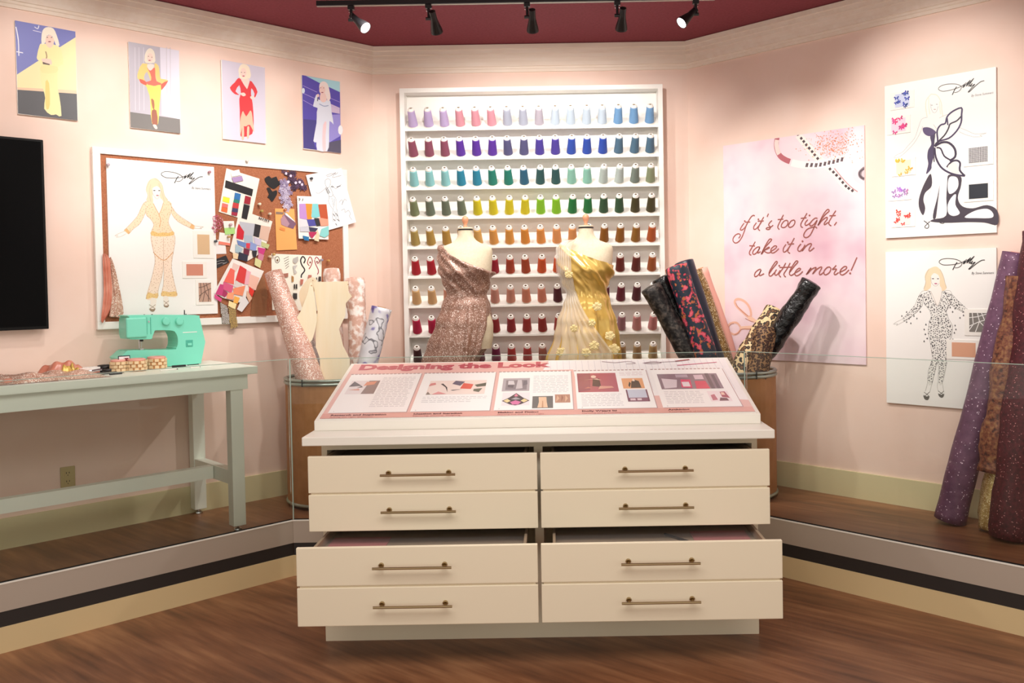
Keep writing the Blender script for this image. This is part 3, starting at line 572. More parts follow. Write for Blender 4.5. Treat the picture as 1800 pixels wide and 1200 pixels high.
  ('s','9c5a52',4,[7620,9100,8040,9090],75),
  ('s','9c5a52',4,[8090,8690,8010,8580,7930,8490],75),
  ('s','9c5a52',4,[2410,7760,2180,7420,1970,7120,1970,6950,2100,6880],75),
  ('s','9c5a52',4,[1960,7510,2380,7470],75),
  ('s','9c5a52',4,[2750,7390,2550,7390,2290,7210,2200,7010,2320,6930,2550,7080,2750,7370,2600,7100,2600,7000,2800,7090],75),
  ('s','9c5a52',4,[2840,6910,3140,7350,3480,7680,3620,7820,3540,7880,3400,7810,3110,7400,2850,6920,3140,7200,3390,7350,3420,7290,3080,7150,3250,7000,3470,6990,3640,7130],75),
  ('s','9c5a52',4,[3640,7110,3910,7270,3970,7390,3810,7410,3580,7230,3550,7040,3690,6960,3910,7050,4130,7230],75),
  ('s','9c5a52',4,[4770,7600,4760,7590],120),
  ('s','9c5a52',4,[4650,7480,4460,7240,4460,7000,4640,7040,4860,7280],75),
  ('s','9c5a52',4,[5240,7860,5050,7560,4810,7180,4780,6990,4930,6890],75),
  ('s','9c5a52',4,[4780,7480,5210,7490],75),
  ('s','9c5a52',4,[5800,7620,5790,7600],120),
  ('s','9c5a52',4,[5690,7460,5500,7250,5480,7060,5630,7000,5840,7190],75),
  ('s','9c5a52',4,[5970,7400,5760,7000,6050,7320,6310,7450,6410,7390,6250,7120,6300,6980,6590,7180],75),
  ('s','9c5a52',4,[2810,5920,2640,5910,2390,5730,2320,5530,2410,5450,2640,5600,2830,5890,2700,5650,2720,5510,3040,5640],75),
  ('s','9c5a52',4,[3400,5630,3680,5970,3960,6260,4010,6380,3900,6390,3680,6140,3430,5760,3410,5510,3560,5480,3810,5700],75),
  ('s','9c5a52',4,[4150,6120,4140,6110],120),
  ('s','9c5a52',4,[3950,5890,3830,5700,3850,5520,4030,5590,4220,5840],75),
  ('s','9c5a52',4,[4610,6290,4390,5930,4140,5640,4140,5490,4260,5390],75),
  ('s','9c5a52',4,[4930,6280,4710,5920,4490,5630,4490,5490,4610,5380],75),
  ('s','9c5a52',4,[4170,6010,5010,6010],75),
  ('s','9c5a52',4,[4870,5670,5200,6050,5440,6290,5450,6380,5330,6380,5120,6130,4900,5770,4880,5550,5030,5490,5300,5660],75),
  ('s','9c5a52',4,[5320,5660,5590,5800,5640,5900,5510,5910,5320,5760,5240,5570,5370,5450,5590,5540,5800,5720],75),
  ('s','9c5a52',4,[6030,5500,6240,5790,6370,5930,6080,5530,6400,5830,6650,5940,6700,5890,6470,5540,6750,5820,7010,5960,7090,5910,6930,5630,6980,5480,7230,5640],75),
  ('s','9c5a52',4,[7640,5940,7460,5930,7260,5740,7230,5550,7360,5470,7590,5610,7690,5820,7640,5930],75),
  ('s','9c5a52',4,[8040,6040,7940,5930,7790,5790,8060,5810,7910,5580,7960,5460,8200,5600],75),
  ('s','9c5a52',4,[8250,5600,8620,5770,8720,5910,8570,5950,8350,5780,8280,5550,8420,5440,8640,5540,8860,5740],75),
  ('s','9c5a52',4,[9370,6480,9180,6080,8990,5690],75),
  ('s','9c5a52',4,[8930,5530,8920,5510],120)],
 'poster_scis': [('s','eab8a2',3,[1800,2790,1370,3130,970,3450,790,3740,870,3930,1130,3970,1490,3850,1810,3580,1990,3230,2020,2850,1800,2790],160),
  ('s','eab8a2',3,[1180,2140,960,2360,630,2390,320,2250,230,1990,360,1740,690,1590,990,1690,1210,1950,1160,2160],140),
  ('p','f0c8b0',1,[1730,2760,2090,2790,2520,2520,3010,2240,3010,2060,2370,2360,1940,2540]),
  ('p','f0c8b0',1,[1180,2140,2010,2210,2660,2420,3010,2560,3010,2310,2080,1960,1280,1970]),
  ('s','b87a6a',3,[1800,2840,1440,3090,1010,3460,870,3740],40),
  ('s','b87a6a',3,[2080,1970,1320,1960,1020,1680,730,1570],50),
  ('s','b87a6a',3,[280,2030,440,2260,700,2330],40),
  ('s','b87a6a',3,[1580,2690,1910,2540,2230,2450],40)],
 'card_fabric': [('p','f1ebdf',0,[-720,4740,1400,4260,740,1540,-1270,2060]),
  ('p','1d1c20',0,[-790,4010,950,3570,860,3120,-860,3550]),
  ('p','e9e2ea',0,[-930,3350,-530,3300,-570,2940,-990,3030]),
  ('p','f0e23a',0,[-980,3000,-570,2920,-620,2610,-1030,2710]),
  ('p','e8706a',0,[-1050,2610,-680,2530,-720,2310,-1090,2380]),
  ('p','ee6a34',0,[-1090,2370,-720,2290,-770,2020,-1140,2110]),
  ('p','2a6fae',0,[-240,3290,140,3220,60,2820,-310,2890]),
  ('p','2a8070',0,[-310,2880,60,2810,10,2630,-360,2690]),
  ('p','c23a3c',0,[-370,2670,0,2610,-50,2310,-440,2340]),
  ('p','3c3a60',0,[-440,2330,-60,2290,-100,2060,-480,2100]),
  ('p','a02540',0,[-480,2090,-100,2050,-160,1840,-510,1900]),
  ('p','9c1f30',0,[410,3140,780,3060,700,2600,310,2660]),
  ('p','1e1c20',0,[300,2610,690,2530,470,1660,130,1750]),
  ('p','f6f3f0',0,[-500,4560,50,4730,150,4390,-420,4240]),
  ('p','a58ab8',0,[-440,4180,210,4350,310,4060,-310,3890])],
 'card_glitter': [('p','efe9df',0,[-90,1750,850,2030,2180,1610,1590,-300,460,-920,-660,-330]),
  ('p','b9bcc6',0,[10,1520,1000,1410,870,650,40,680]),
  ('p','2a262a',0,[1000,1410,1390,1330,1240,560,870,650]),
  ('p','d9b8a6',0,[1390,1330,2010,1250,1820,320,1260,510]),
  ('p','c81e30',0,[-160,1070,-50,1370,280,890,200,380,-230,470]),
  ('p','aab8c8',0,[240,680,820,650,850,100,280,80]),
  ('p','6a86c0',0,[-210,370,390,190,330,-120,-140,80]),
  ('p','c8c0d6',0,[870,600,1390,410,1330,10,960,100]),
  ('p','c0c48a',0,[1390,310,1930,120,1810,-140,1380,10]),
  ('p','a8c0cc',0,[-290,120,170,-170,10,-470,-330,-380]),
  ('p','d8384c',0,[390,190,650,190,590,-160,380,-110]),
  ('p','8a9cd0',0,[650,290,1070,100,1000,-300,600,-210]),
  ('p','6a2038',0,[220,-120,600,-210,520,-590,180,-520]),
  ('p','26242c',0,[740,-310,1080,-250,990,-710,800,-660]),
  ('p','c83880',0,[1120,-50,1650,-140,1480,-550,1160,-400]),
  ('p','2a2c40',0,[-100,-370,470,-560,410,-970,-180,-820]),
  ('p','cc8098',0,[1160,-400,1530,-550,1410,-910,1100,-810]),
  ('p','d6d69c',0,[940,-710,1360,-910,1240,-1370,870,-1170]),
  ('p','ead0a8',0,[-510,-430,-150,-520,-210,-820,-490,-780]),
  ('p','4a4446',0,[1250,1850,1320,1830,1300,1720,1230,1740]),
  ('p','4a4446',0,[1360,1820,1430,1800,1410,1690,1330,1710]),
  ('p','4a4446',0,[1480,1790,1560,1770,1530,1660,1460,1670]),
  ('p','4a4446',0,[1610,1750,1690,1740,1660,1620,1590,1640]),
  ('p','4a4446',0,[1720,1730,1790,1710,1770,1590,1690,1610]),
  ('p','4a4446',0,[1850,1690,1920,1670,1900,1560,1820,1580])],
 'envelope': [('p','f0aa62',0,[2370,2440,3700,2480,3840,-150,2410,-230]),
  ('p','8a7466',1,[2420,2240,2910,2230,2930,2090,2410,2080]),
  ('p','7a5a72',1,[2850,2000,3130,2170,3790,1520,3590,1180,3170,1290,2900,1690]),
  ('p','b08a98',1,[2730,1790,2960,2060,3340,1500,3170,1270,2760,1430]),
  ('p','e2e4ec',1,[2910,2290,3190,2140,3770,1620,3570,1720,3070,2060]),
  ('p','e08a48',1,[2670,1270,3030,1180,2990,1020,2630,1110])],
 'card_chiffon': [('p','efebe4',0,[3860,3320,4990,3350,6040,2950,6070,550,3900,560]),
  ('p','b68ac8',0,[3990,2810,4440,2850,4530,1810,3990,1870]),
  ('p','ec8a30',0,[4440,2850,4920,2860,4860,2390,4870,1870,4530,1810]),
  ('p','b4502e',0,[5350,2850,5960,2890,6060,1920,5500,1870]),
  ('p','7cc8cc',0,[4940,2870,5330,2890,5450,2070,5160,1950,4820,2000]),
  ('p','d8d4da',0,[3990,1810,4480,1810,4620,1360,3980,1310]),
  ('p','4a4a9a',0,[4480,1830,5060,1850,5150,1440,4620,1380]),
  ('p','2c2c30',0,[5010,1920,5350,1950,5490,1450,5190,1400]),
  ('p','f09880',0,[5380,1980,6060,1900,6070,1480,5490,1430]),
  ('p','c6c6d0',0,[3980,1310,4610,1340,4650,1030,3990,1010]),
  ('p','33344e',0,[4610,1340,5290,1270,5090,1050,4700,1060]),
  ('p','b02a58',0,[4610,1010,5230,1030,4830,580,4650,770]),
  ('p','e0cdaa',0,[5240,1180,5370,790,5310,390,4980,470]),
  ('p','86ccca',0,[5530,1240,6070,1450,6060,860,5760,670,5370,790]),
  ('p','2272a8',0,[4150,760,4600,680,4590,420,4260,460]),
  ('s','2a2a2c',3,[3930,3160,4020,3130,3950,3030],40),
  ('s','2a2a2c',3,[4230,3170,4190,3010],40)],
 'paper_sketch': [('p','eceef0',0,[4560,4720,7200,5420,8250,1790,6120,1180,4930,3350]),
  ('s','6a6a70',3,[6010,4790,6260,4920,6510,4980,6410,4840,6080,4740],20),
  ('s','6a6a70',3,[6460,4870,6660,5040,6590,4900,6760,5090,6690,4910,6920,5080],20),
  ('s','6a6a70',3,[6610,4900,6510,4710,6960,4840,7160,4900],20),
  ('s','6a6a70',3,[6160,4620,5950,4470,5970,4170,6120,4000,6290,4140,6350,4500,6160,4620],20),
  ('s','6a6a70',3,[5250,3660,5440,3580,5840,3850,6020,4040,5990,3810,6200,3520,6220,3340],20),
  ('s','6a6a70',3,[7150,4290,6840,4050,6690,3990,6490,4160,6340,4020,6430,3800,6530,3540],20),
  ('s','6a6a70',3,[6220,3430,6420,3440,6500,3580],20),
  ('s','6a6a70',3,[6220,3340,6170,3070,6360,2730,6530,2600],20),
  ('s','6a6a70',3,[6520,3520,6720,3280,6730,2660,6750,2620],20),
  ('s','6a6a70',3,[6420,3350,6490,3000,6550,2700],20),
  ('s','6a6a70',3,[6590,3320,6580,2830],20),
  ('s','6a6a70',3,[6500,2600,6440,2160,6480,1760],20),
  ('s','6a6a70',3,[6780,2620,6840,2170,6960,1780],20),
  ('s','6a6a70',3,[6600,2470,6690,2120,6660,1810],20),
  ('s','6a6a70',3,[6960,3070,7120,3240,7250,3180,7160,2910,7380,3320,7530,3200],20),
  ('s','6a6a70',3,[7100,2540,7360,2650,7400,2420,7660,2570,7810,2310,7710,2210,7910,1950],20),
  ('s','55555c',0,[5990,3950,6180,3610],50),
  ('s','55555c',0,[6070,4000,6280,3660],50),
  ('s','55555c',0,[6390,4110,6560,4070],50),
  ('s','55555c',0,[6790,4090,7090,4200],50),
  ('s','55555c',0,[6490,2290,6610,2120],50),
  ('s','55555c',0,[6690,2350,6840,2130],50),
  ('s','55555c',0,[6510,1940,6630,1810],50),
  ('s','55555c',0,[6780,1950,6930,1820],50),
  ('s','55555c',0,[6650,1650,6750,1520],50)],
 'card_pink': [('p','f0ebe6',0,[-520,-780,1500,-1550,910,-2700,-160,-3500,-1170,-3190,-1740,-2860]),
  ('p','e8c9c0',0,[-480,-1040,-100,-1210,-350,-1620,-610,-1450]),
  ('p','ee6a5c',0,[-670,-1360,-410,-1510,-490,-2380,-1110,-2200]),
  ('p','d83c3c',0,[-70,-1200,350,-1450,180,-2360,-390,-2150]),
  ('p','ecb0bc',0,[350,-1480,630,-1620,480,-2390,180,-2390]),
  ('p','eebfae',0,[560,-1740,1180,-1980,910,-2760,420,-2510]),
  ('p','d85a84',0,[-1140,-2200,-520,-2440,-650,-2910,-1180,-2660]),
  ('p','c8407c',0,[-1350,-2340,-1140,-2380,-1190,-3070,-1660,-2950]),
  ('p','a83060',0,[-1150,-2670,-860,-2900,-1080,-3160,-1250,-3040]),
  ('p','dcd2ce',0,[-360,-2120,50,-2390,-80,-2680,-490,-2500]),
  ('p','f0906a',0,[-560,-2620,240,-2450,40,-3090,-510,-2970]),
  ('p','e23a30',0,[480,-2510,810,-2780,650,-3170,440,-2870]),
  ('p','f2a078',0,[-920,-2900,-500,-2850,-570,-3320,-990,-3220]),
  ('p','e6b89c',0,[320,-2750,650,-3230,450,-3520,280,-3100]),
  ('p','f2b050',0,[-480,-3080,-150,-3210,-310,-3560,-580,-3490]),
  ('p','e8e4e4',0,[100,-2980,420,-3520,-50,-4090,-350,-3910]),
  ('p','f2e0a8',0,[-840,-3370,-370,-3580,-470,-3900,-910,-3690]),
  ('p','d84a88',0,[-1740,-2940,-1280,-3240,-1350,-3440,-1720,-3200])],
 'card_green': [('p','f0ece6',0,[-1030,1500,-350,1530,-310,750,-930,670]),
  ('p','a8d880',0,[-990,1080,-320,1140,-310,750,-930,670])],
 'card_coral': [('p','f1ede8',0,[-1260,810,-570,730,-640,10,-1350,70]),
  ('p','e8806c',0,[-1330,270,-620,160,-640,10,-1350,70])],
 'card_white': [('p','efebea',0,[-1610,330,-920,380,-850,-490,-1590,-520])],
 'card_black': [('p','222024',0,[-1690,-900,-890,-580,-690,-1010,-1470,-1380]),
  ('s','b8b4b4',0,[-1520,-990,-1220,-900,-990,-900],20),
  ('s','b8b4b4',0,[-1460,-1130,-1170,-1040,-930,-1070],20),
  ('s','b8b4b4',0,[-1110,-1130,-840,-1000],20)],
 'lace_black1': [('p','1a191c',1,[1740,4290,2040,4490,2200,4350,2530,4490,2650,4230,2870,4110,2630,3890,2350,3690,2080,3800,1870,3990])],
 'lace_black2': [('p','1a191c',1,[1860,3690,2080,3750,2240,3510,2520,3620,2550,3370,2360,3050,2190,2860,2030,3060,1900,3130,2010,3340])],
 'lace_lav': [('p','b9aec4',0,[2970,4620,3110,4480,3280,4150,3320,3810,3520,3440,3300,3260,3590,2800,3470,2620,3280,2400,3180,2180,3010,2390,2920,2720,2610,3090,2850,3400,2590,3810,2830,4200])],
 'lace_pur': [('p','4c3450',0,[2840,4930,3120,4930,3440,4890,3810,4880,3710,4570,3940,4280,4320,4480,4500,4150,4730,4040,4340,3730,4070,3990,4020,3820,3640,3640,3560,4000,3280,4240,3340,4450,3070,4690]),
  ('p','d8c8dc',0,[3570,4600,3530,4520,3460,4500,3390,4550,3400,4630,3460,4680,3540,4670]),
  ('p','d8c8dc',0,[3910,4170,3870,4100,3790,4070,3730,4120,3730,4200,3800,4260,3880,4250]),
  ('p','d8c8dc',0,[4350,4100,4320,4020,4240,4000,4170,4040,4180,4130,4240,4180,4320,4170]),
  ('p','d8c8dc',0,[3400,4200,3360,4130,3280,4100,3220,4150,3220,4230,3290,4290,3370,4270]),
  ('p','d8c8dc',0,[4190,4240,4160,4160,4070,4140,4010,4180,4010,4270,4080,4320,4160,4310]),
  ('p','d8c8dc',0,[3250,4730,3210,4650,3140,4630,3080,4670,3080,4750,3140,4810,3220,4800])],
 'bead_chart': [('p','f4f0e2',0,[2070,-440,5620,-530,5480,-4200,2030,-4030]),
  ('s','4a4038',3,[2460,-620,2310,-720,2340,-970,2470,-1030,2600,-890,2560,-670,2460,-620],40),
  ('s','1c1c20',3,[4300,-1040,4410,-790,4240,-600,4080,-840,4160,-1160,4330,-1400,4330,-1560,4120,-1800,4100,-1990],90),
  ('s','a03038',3,[4690,-1200,4560,-1000,4750,-610,4920,-870,4820,-1200,4660,-1420],60),
  ('s','a0304c',3,[5100,-790,5240,-620,5440,-870,5280,-1070],60),
  ('s','a0304c',3,[5080,-830,5180,-1150,5330,-1440,5340,-1640,5260,-1770],60),
  ('p','6a5030',0,[2510,-850,2490,-910,2450,-930,2410,-910,2390,-850,2410,-800,2450,-770,2490,-800]),
  ('p','7a1c28',0,[4810,-970,4790,-1010,4750,-1030,4710,-1010,4690,-970,4710,-930,4750,-920,4790,-930]),
  ('p','7a1c28',0,[5300,-930,5280,-970,5240,-990,5200,-970,5190,-930,5210,-890,5240,-870,5280,-890]),
  ('s','55524e',0,[2900,-770,3260,-610],30),
  ('s','55524e',0,[2930,-930,3260,-760],30),
  ('s','55524e',0,[2960,-1090,3260,-910],30),
  ('s','55524e',0,[2990,-1240,3250,-1060],30),
  ('s','55524e',0,[3020,-1400,3250,-1210],30),
  ('p','b8b6b2',1,[3520,-740,3870,-600,3880,-880,3680,-1080,3510,-960]),
  ('p','c4c2bf',1,[3490,-1200,3810,-1160,3630,-1440,3780,-1640,3580,-1760]),
  ('p','b08048',1,[3380,-1840,3530,-1920,3520,-2240,3390,-2240]),
  ('p','a87060',1,[2810,-1720,3150,-1680,3140,-1920,2840,-1960]),
  ('p','3a3636',0,[3520,-2400,3610,-2400,3600,-2700,3510,-2700]),
  ('p','3a3636',0,[3660,-2400,3760,-2400,3750,-2710,3650,-2700]),
  ('p','3a3636',0,[3440,-2980,3730,-2990,3720,-3370,3430,-3360]),
  ('p','3a3636',0,[5120,-1970,5180,-1970,5180,-2130,5110,-2130]),
  ('p','3a3636',0,[5300,-1910,5480,-1910,5470,-2220,5290,-2220]),
  ('p','c07868',0,[3980,-2080,4200,-2090,4130,-2410,3970,-2470]),
  ('p','c07868',0,[4540,-1810,4790,-1810,4760,-2050,4530,-2070])],
 'bag': [('p','8a5a40',0,[1310,-1680,1550,-2160,1720,-3010,1580,-4480,550,-4410,700,-3350,970,-2640])],
 'ribbon_silver': [('p','b8b4b0',0,[-1400,-3440,-970,-3660,-810,-4730,-1270,-4760])],
 'ribbon_gold': [('p','c0a068',0,[-880,-3720,-400,-3910,-340,-5020,-770,-5070])],
 'trim_pink': [('p','c8708c',1,[-1700,1790,-1350,1870,-1020,1530,-1170,1080,-1620,700,-1740,1060])],
 'satin': [('p','d98a72',1,[-7920,-570,-7610,-820,-7560,-1570,-7530,-2600,-7630,-3500,-7850,-4080,-8150,-4370,-7980,-2770,-7970,-980])],
 'satin_lace': [('p','b88a6c',1,[-7610,-820,-7380,-1200,-7200,-2110,-7090,-2790,-6960,-3930,-7210,-4180,-7430,-4030,-7700,-4160,-7610,-3500,-7530,-2600])],
 'mach': [('p','x',0,[-1080,3040,2330,2920,2490,2810,2610,2640,2590,140,-1590,450,-1510,990,-1360,1090,-1130,1130,980,1030,1220,1100,1310,1300,1320,1670,1210,1960,1010,2100,190,2150,70,2070,-50,1780,-150,1680,-1120,1720,-1240,1800,-1290,2120,-1270,2750,-1210,2940])],
 'pat1': [('p','x',0,[-14790,16690,-12640,16710,-12630,16030,-12420,15770,-12800,15370,-12870,14560,-13270,13760,-13040,12720,-12650,11900,-12650,10580,-14490,10610,-14490,11940,-14730,12680,-14710,13710,-14570,14880])],
 'pat2': [('p','x',1,[-14800,16670,-14550,14880,-14590,14000,-15020,12940,-15840,14100,-15490,14900,-15060,15920])],
 'pat3': [('p','x',1,[-15300,16820,-14890,16990,-14640,16720,-14950,15850,-15450,14940,-15740,15350,-15820,16080])],
}
PINS = [(-7540,4350,'b0a0a8'),(-1860,4400,'a87880'),(-640,1290,'c0a0a4'),(-770,550,'c09868'),(-1590,250,'404850'),(1400,2220,'b09850'),(1260,2650,'e0d8c0'),(1930,2070,'e0d0b8'),(4880,4520,'30343a'),(2980,2370,'c07850'),(2130,-490,'c8a868'),(5490,-820,'9890a0'),(5990,-860,'c09050'),(1860,-640,'e0c8a8'),(510,5290,'d8d0c8')]

# ------------------------------------------------------------------ the room
S_END = 4.2
LE, RE = lw(S_END, 0, 0), rw(S_END, 0, 0)
def strip(p, q, z0, z1, th, nrm):
    """upright slab from p to q (plan), th thick behind the face"""
    b = nrm*th; a = [Vector((p.x, p.y, z)) for z in (z0, z1)]; c = [Vector((q.x, q.y, z)) for z in (z0, z1)]
    vs = [a[0], c[0], c[1], a[1], a[0]+b, c[0]+b, c[1]+b, a[1]+b]
    return MB().add(vs, [(0, 1, 2, 3), (5, 4, 7, 6), (4, 0, 3, 7), (1, 5, 6, 2), (3, 2, 6, 7), (4, 5, 1, 0)])
struct('floor', MB().box(-5.5, 5.5, -2.5, 6.4, -.1, 0), 'wood_floor')
DKL, DKR, YK = .69, .79, 4.87                                # kerb lines: distance from the side walls, and of the middle run
def on_l(y): return (lw(0, DKL, 0).y-y)/sin(AL)
def on_r(y): return (rw(0, DKR, 0).y-y)/sin(AL)
KL0, KL1 = lw(S_END, DKL, 0), lw(on_l(YK), DKL, 0)
KR1, KR0 = rw(on_r(YK), DKR, 0), rw(S_END, DKR, 0)
eps = .02
inn = [lw(S_END, DKL-eps, 0), lw(on_l(YK+eps), DKL-eps, 0), rw(on_r(YK+eps), DKR-eps, 0), rw(S_END, DKR-eps, 0), RE, CR, CL, LE]
n = len(inn)
struct('floor_raised', MB().add([(p.x, p.y, z) for z in (.001, ZP-.012) for p in inn], [tuple(range(n))[::-1], tuple(range(n, 2*n))]+[(i, (i+1) % n, (i+1) % n+n, i+n) for i in range(n)]), 'wood_floor')
struct('wall_left', strip(LE, CL, 0, 3.6, .1, NL), 'wall'); struct('wall_back', strip(CL, CR, 0, 3.6, .1, Vector((0, 1, 0))), 'wall'); struct('wall_right', strip(CR, RE, 0, 3.6, .1, NR), 'wall')
struct('ceiling', MB().box(-5.5, 5.5, -2.5, 6.4, ZCEIL, ZCEIL+.1), 'ceiling')
struct('baseboard_left', strip(lw(S_END, .015, 0), lw(.006, .015, 0), ZP-.012, .458, .015, NL), 'baseboard')
struct('baseboard_right', strip(rw(.006, .015, 0), rw(S_END, .015, 0), ZP-.012, .458, .015, NR), 'baseboard')
struct('baseboard_back', strip(Vector((XL, YB-.015, 0)), Vector((XR, YB-.015, 0)), ZP-.012, .458, .015, Vector((0, 1, 0))), 'baseboard')
# crown moulding: a stepped profile run round the three walls with mitred corners
prof = [(0, 3.118), (.012, 3.118), (.014, 3.136), (.02, 3.14), (.022, 3.152), (.03, 3.155), (.034, 3.18), (.042, 3.205), (.046, 3.21), (.05, 3.232), (.056, 3.236), (.06, 3.262), (.066, 3.266), (.068, 3.296), (0, 3.296)]
hm = math.tan(AL/2)
def crown(name, f0, f1):
    vs = [f0(d, z) for d, z in prof]+[f1(d, z) for d, z in prof]; k = len(prof)
    struct(name, MB().add(vs, [(i, i+1, i+1+k, i+k) for i in range(k-1)]+[tuple(range(k))[::-1], tuple(range(k, 2*k))]), 'crown')
crown('trim_1', lambda d, z: lw(S_END, d, z), lambda d, z: lw(d*hm, d, z))
crown('trim_2', lambda d, z: Vector((XL+d*hm, YB-d, z)), lambda d, z: Vector((XR-d*hm, YB-d, z)))
crown('trim_3', lambda d, z: rw(d*hm, d, z), lambda d, z: rw(S_END, d, z))
# kerb of the raised floor: beige fascia, black strip, then the steel channel and glass of the barrier
RUN = [(KL0, KL1, NL, 'left'), (KL1, KR1, Vector((0, 1, 0)), 'middle'), (KR1, KR0, NR, 'right')]
for i, (a, b, nn, _) in enumerate(RUN):
    struct('trim_%d' % (4+i), strip(a, b, 0, .118, .02, nn), 'fascia')
    struct('trim_%d' % (7+i), strip(a+nn*.004, b+nn*.004, .118, .188, .016, nn), 'black_strip')
bar = thing('glass_barrier', 'low clear glass barrier in a steel floor channel running round the display', 'glass barrier', KL1)
ZC, ZG = .318, 1.233
for a, b, nn, sd in RUN:
    o = -KL1
    strip(a+o+nn*.001, b+o+nn*.001, .188, ZC-.006, .016, nn).build('channel', 'steel_channel', bar)
    strip(a+o-nn*.001, b+o-nn*.001, ZC-.006, ZC, .009, nn).build('channel_lip', 'counter', bar)
    strip(a+o+nn*.009, b+o+nn*.009, ZC-.006, ZC+.003, .014, nn).build('gap_black', 'gap_black', bar)  # black strip standing in for the shadow gap behind the channel lip
    strip(a+o+nn*.012, b+o+nn*.012, ZC+.003, ZG-.003, .008, nn).build('glass_pane', 'pane', bar)
    strip(a+o+nn*.012, b+o+nn*.012, ZG-.003, ZG, .008, nn).build('glass_edge', 'pane_edge', bar)
for k in (KL1, KR1):
    MB().box(-.003, .003, .009, .016, ZC, ZG-.003).build('glass_joint', 'pane_edge', bar, k-KL1)
# ------------------------------------------------------------------ display console with drawers
XC = -.0765
con = thing('display_console', 'cream console cabinet with pulled out drawers under a slanted reading panel', 'cabinet', (XC, 4.35, 0))
Y0 = -4.35
def bx(mb, x0, x1, y0, y1, z0, z1): return mb.box(x0-XC, x1-XC, y0+Y0, y1+Y0, z0, z1)
b = MB(); bx(b, -1.075, -1.05, 3.95, 4.78, .0, .925); bx(b, .90, .925, 3.95, 4.78, 0, .925); bx(b, -.1, -.06, 3.949, 4.754, .19, .885); bx(b, -1.05, .90, 4.755, 4.78, 0, .925); bx(b, -1.05, .9, 3.95, 4.755, 0, .19); bx(b, -1.05, .9, 3.95, 4.0, .885, .925)
bx(b, -1.05, .9, 3.97, 4.755, .522, .545)
b.build('carcass', 'cabinet', con)
bx(MB(), -1.13, .977, 3.83, 4.82, .925, .965).build('countertop', 'counter', con, bevel=.004)
PW, PD, PH0, PH1 = 2.075, .775, 1.011, 1.208
w = MB(); x0, x1 = -1.12-XC, -1.12+PW-XC
w.add([(x0, 4.0+Y0, .965), (x1, 4.0+Y0, .965), (x1, 4.76+Y0, .965), (x0, 4.76+Y0, .965), (x0, 4.0+Y0, PH0), (x1, 4.0+Y0, PH0), (x1, 4.76+Y0, PH1+.003), (x0, 4.76+Y0, PH1+.003)], [(3, 2, 1, 0), (4, 5, 6, 7), (0, 1, 5, 4), (1, 2, 6, 5), (2, 3, 7, 6), (3, 0, 4, 7)])
w.build('panel_wedge', 'counter', con, bevel=.003)
PANEL_A = math.atan2(PH1-PH0, .75)
def drawer(xa, xb, yf, z0, z1, hx, deep):
    t = MB(); bx(t, xa+.05, xb-.05, yf+.02, yf+deep, z1-.07, z1-.06); bx(t, xa+.05, xa+.062, yf+.02, yf+deep, z1-.07, z1-.02); bx(t, xb-.062, xb-.05, yf+.02, yf+deep, z1-.07, z1-.02); bx(t, xa+.05, xb-.05, yf+deep-.012, yf+deep, z1-.07, z1-.02)
    d = t.build('drawer', 'drawer_dark', con)
    bx(MB(), xa, xb, yf, yf+.02, (z0+z1)/2+.004, z1).build('front_panel', 'cabinet', d, bevel=.003)
    bx(MB(), xa, xb, yf, yf+.02, z0, (z0+z1)/2-.004).build('front_panel', 'cabinet', d, bevel=.003)
    bx(MB(), xa+.01, xb-.01, yf+.008, yf+.02, (z0+z1)/2-.02, (z0+z1)/2+.02).build('groove', 'cabinet', d)
    bx(MB(), xa+.062, xb-.062, yf+.02, yf+deep-.012, z1-.036, z1-.033).build('clear_cover', 'acrylic', d)
    for q in (.25, .74):
        h = MB(); zc = z0+(z1-z0)*q+.005
        h.tube([(hx-.165-XC, yf-.032+Y0, zc), (hx+.165-XC, yf-.032+Y0, zc)], .0055, 10)
        for sx in (-.133, .133): h.tube([(hx+sx-XC, yf+Y0, zc+.004), (hx+sx-XC, yf-.005+Y0, zc+.004), (hx+sx-XC, yf-.005+Y0, zc), (hx+sx-XC, yf-.03+Y0, zc)], [.012, .012, .006, .006], 10)
        h.build('handle', 'handle', d, smooth=False)
drawer(-1.097, -.083, 3.80, .550, .884, -.607, .75); drawer(-.069, .945, 3.80, .550, .884, .438, .75)
drawer(-1.097, -.083, 3.60, .205, .538, -.607, .9); drawer(-.069, .945, 3.60, .205, .538, .43, .9)
def drawer_card(x0, x1, y0, y1, z, txt, label, ts=.03):
    c = thing('title_card', label, 'card', ((x0+x1)/2, (y0+y1)/2, z)); a, e = (x1-x0)/2, (y1-y0)/2
    MB().box(-a, a, -e, e, 0, .003).build('card_stock', 'pink_card', c)
    if txt:
        t = MB(); text_mesh(t, txt, -a*.62, 0, ts, lin('5a1f2c')); tt = MB(); tt.v = [(v[0], v[2]-e*.35, .0035) for v in t.v]; tt.f = t.f; tt.c = t.c
        tt.build('lettering', 'print', c)
drawer_card(-1.02, -.76, 3.68, 3.94, .4785, 'Beads & Fringe', 'pink title card lettered Beads & Fringe inside the lower left drawer', .026)
drawer_card(.61, .86, 3.68, 3.95, .4785, 'Fabric', 'pink title card in the lower right drawer of the console', .03)
t = thing('pencil', 'dark pencil lying inside the lower right drawer beside the pink card', 'pencil', (.53, 3.80, .485)); MB().tube([(-.04, .1, 0), (.05, -.02, 0)], .006, 6).build('shaft', 'black_plastic', t); MB().tube([(.05, -.02, 0), (.062, -.036, 0)], [.006, .001], 6).build('tip', 'kraft', t)
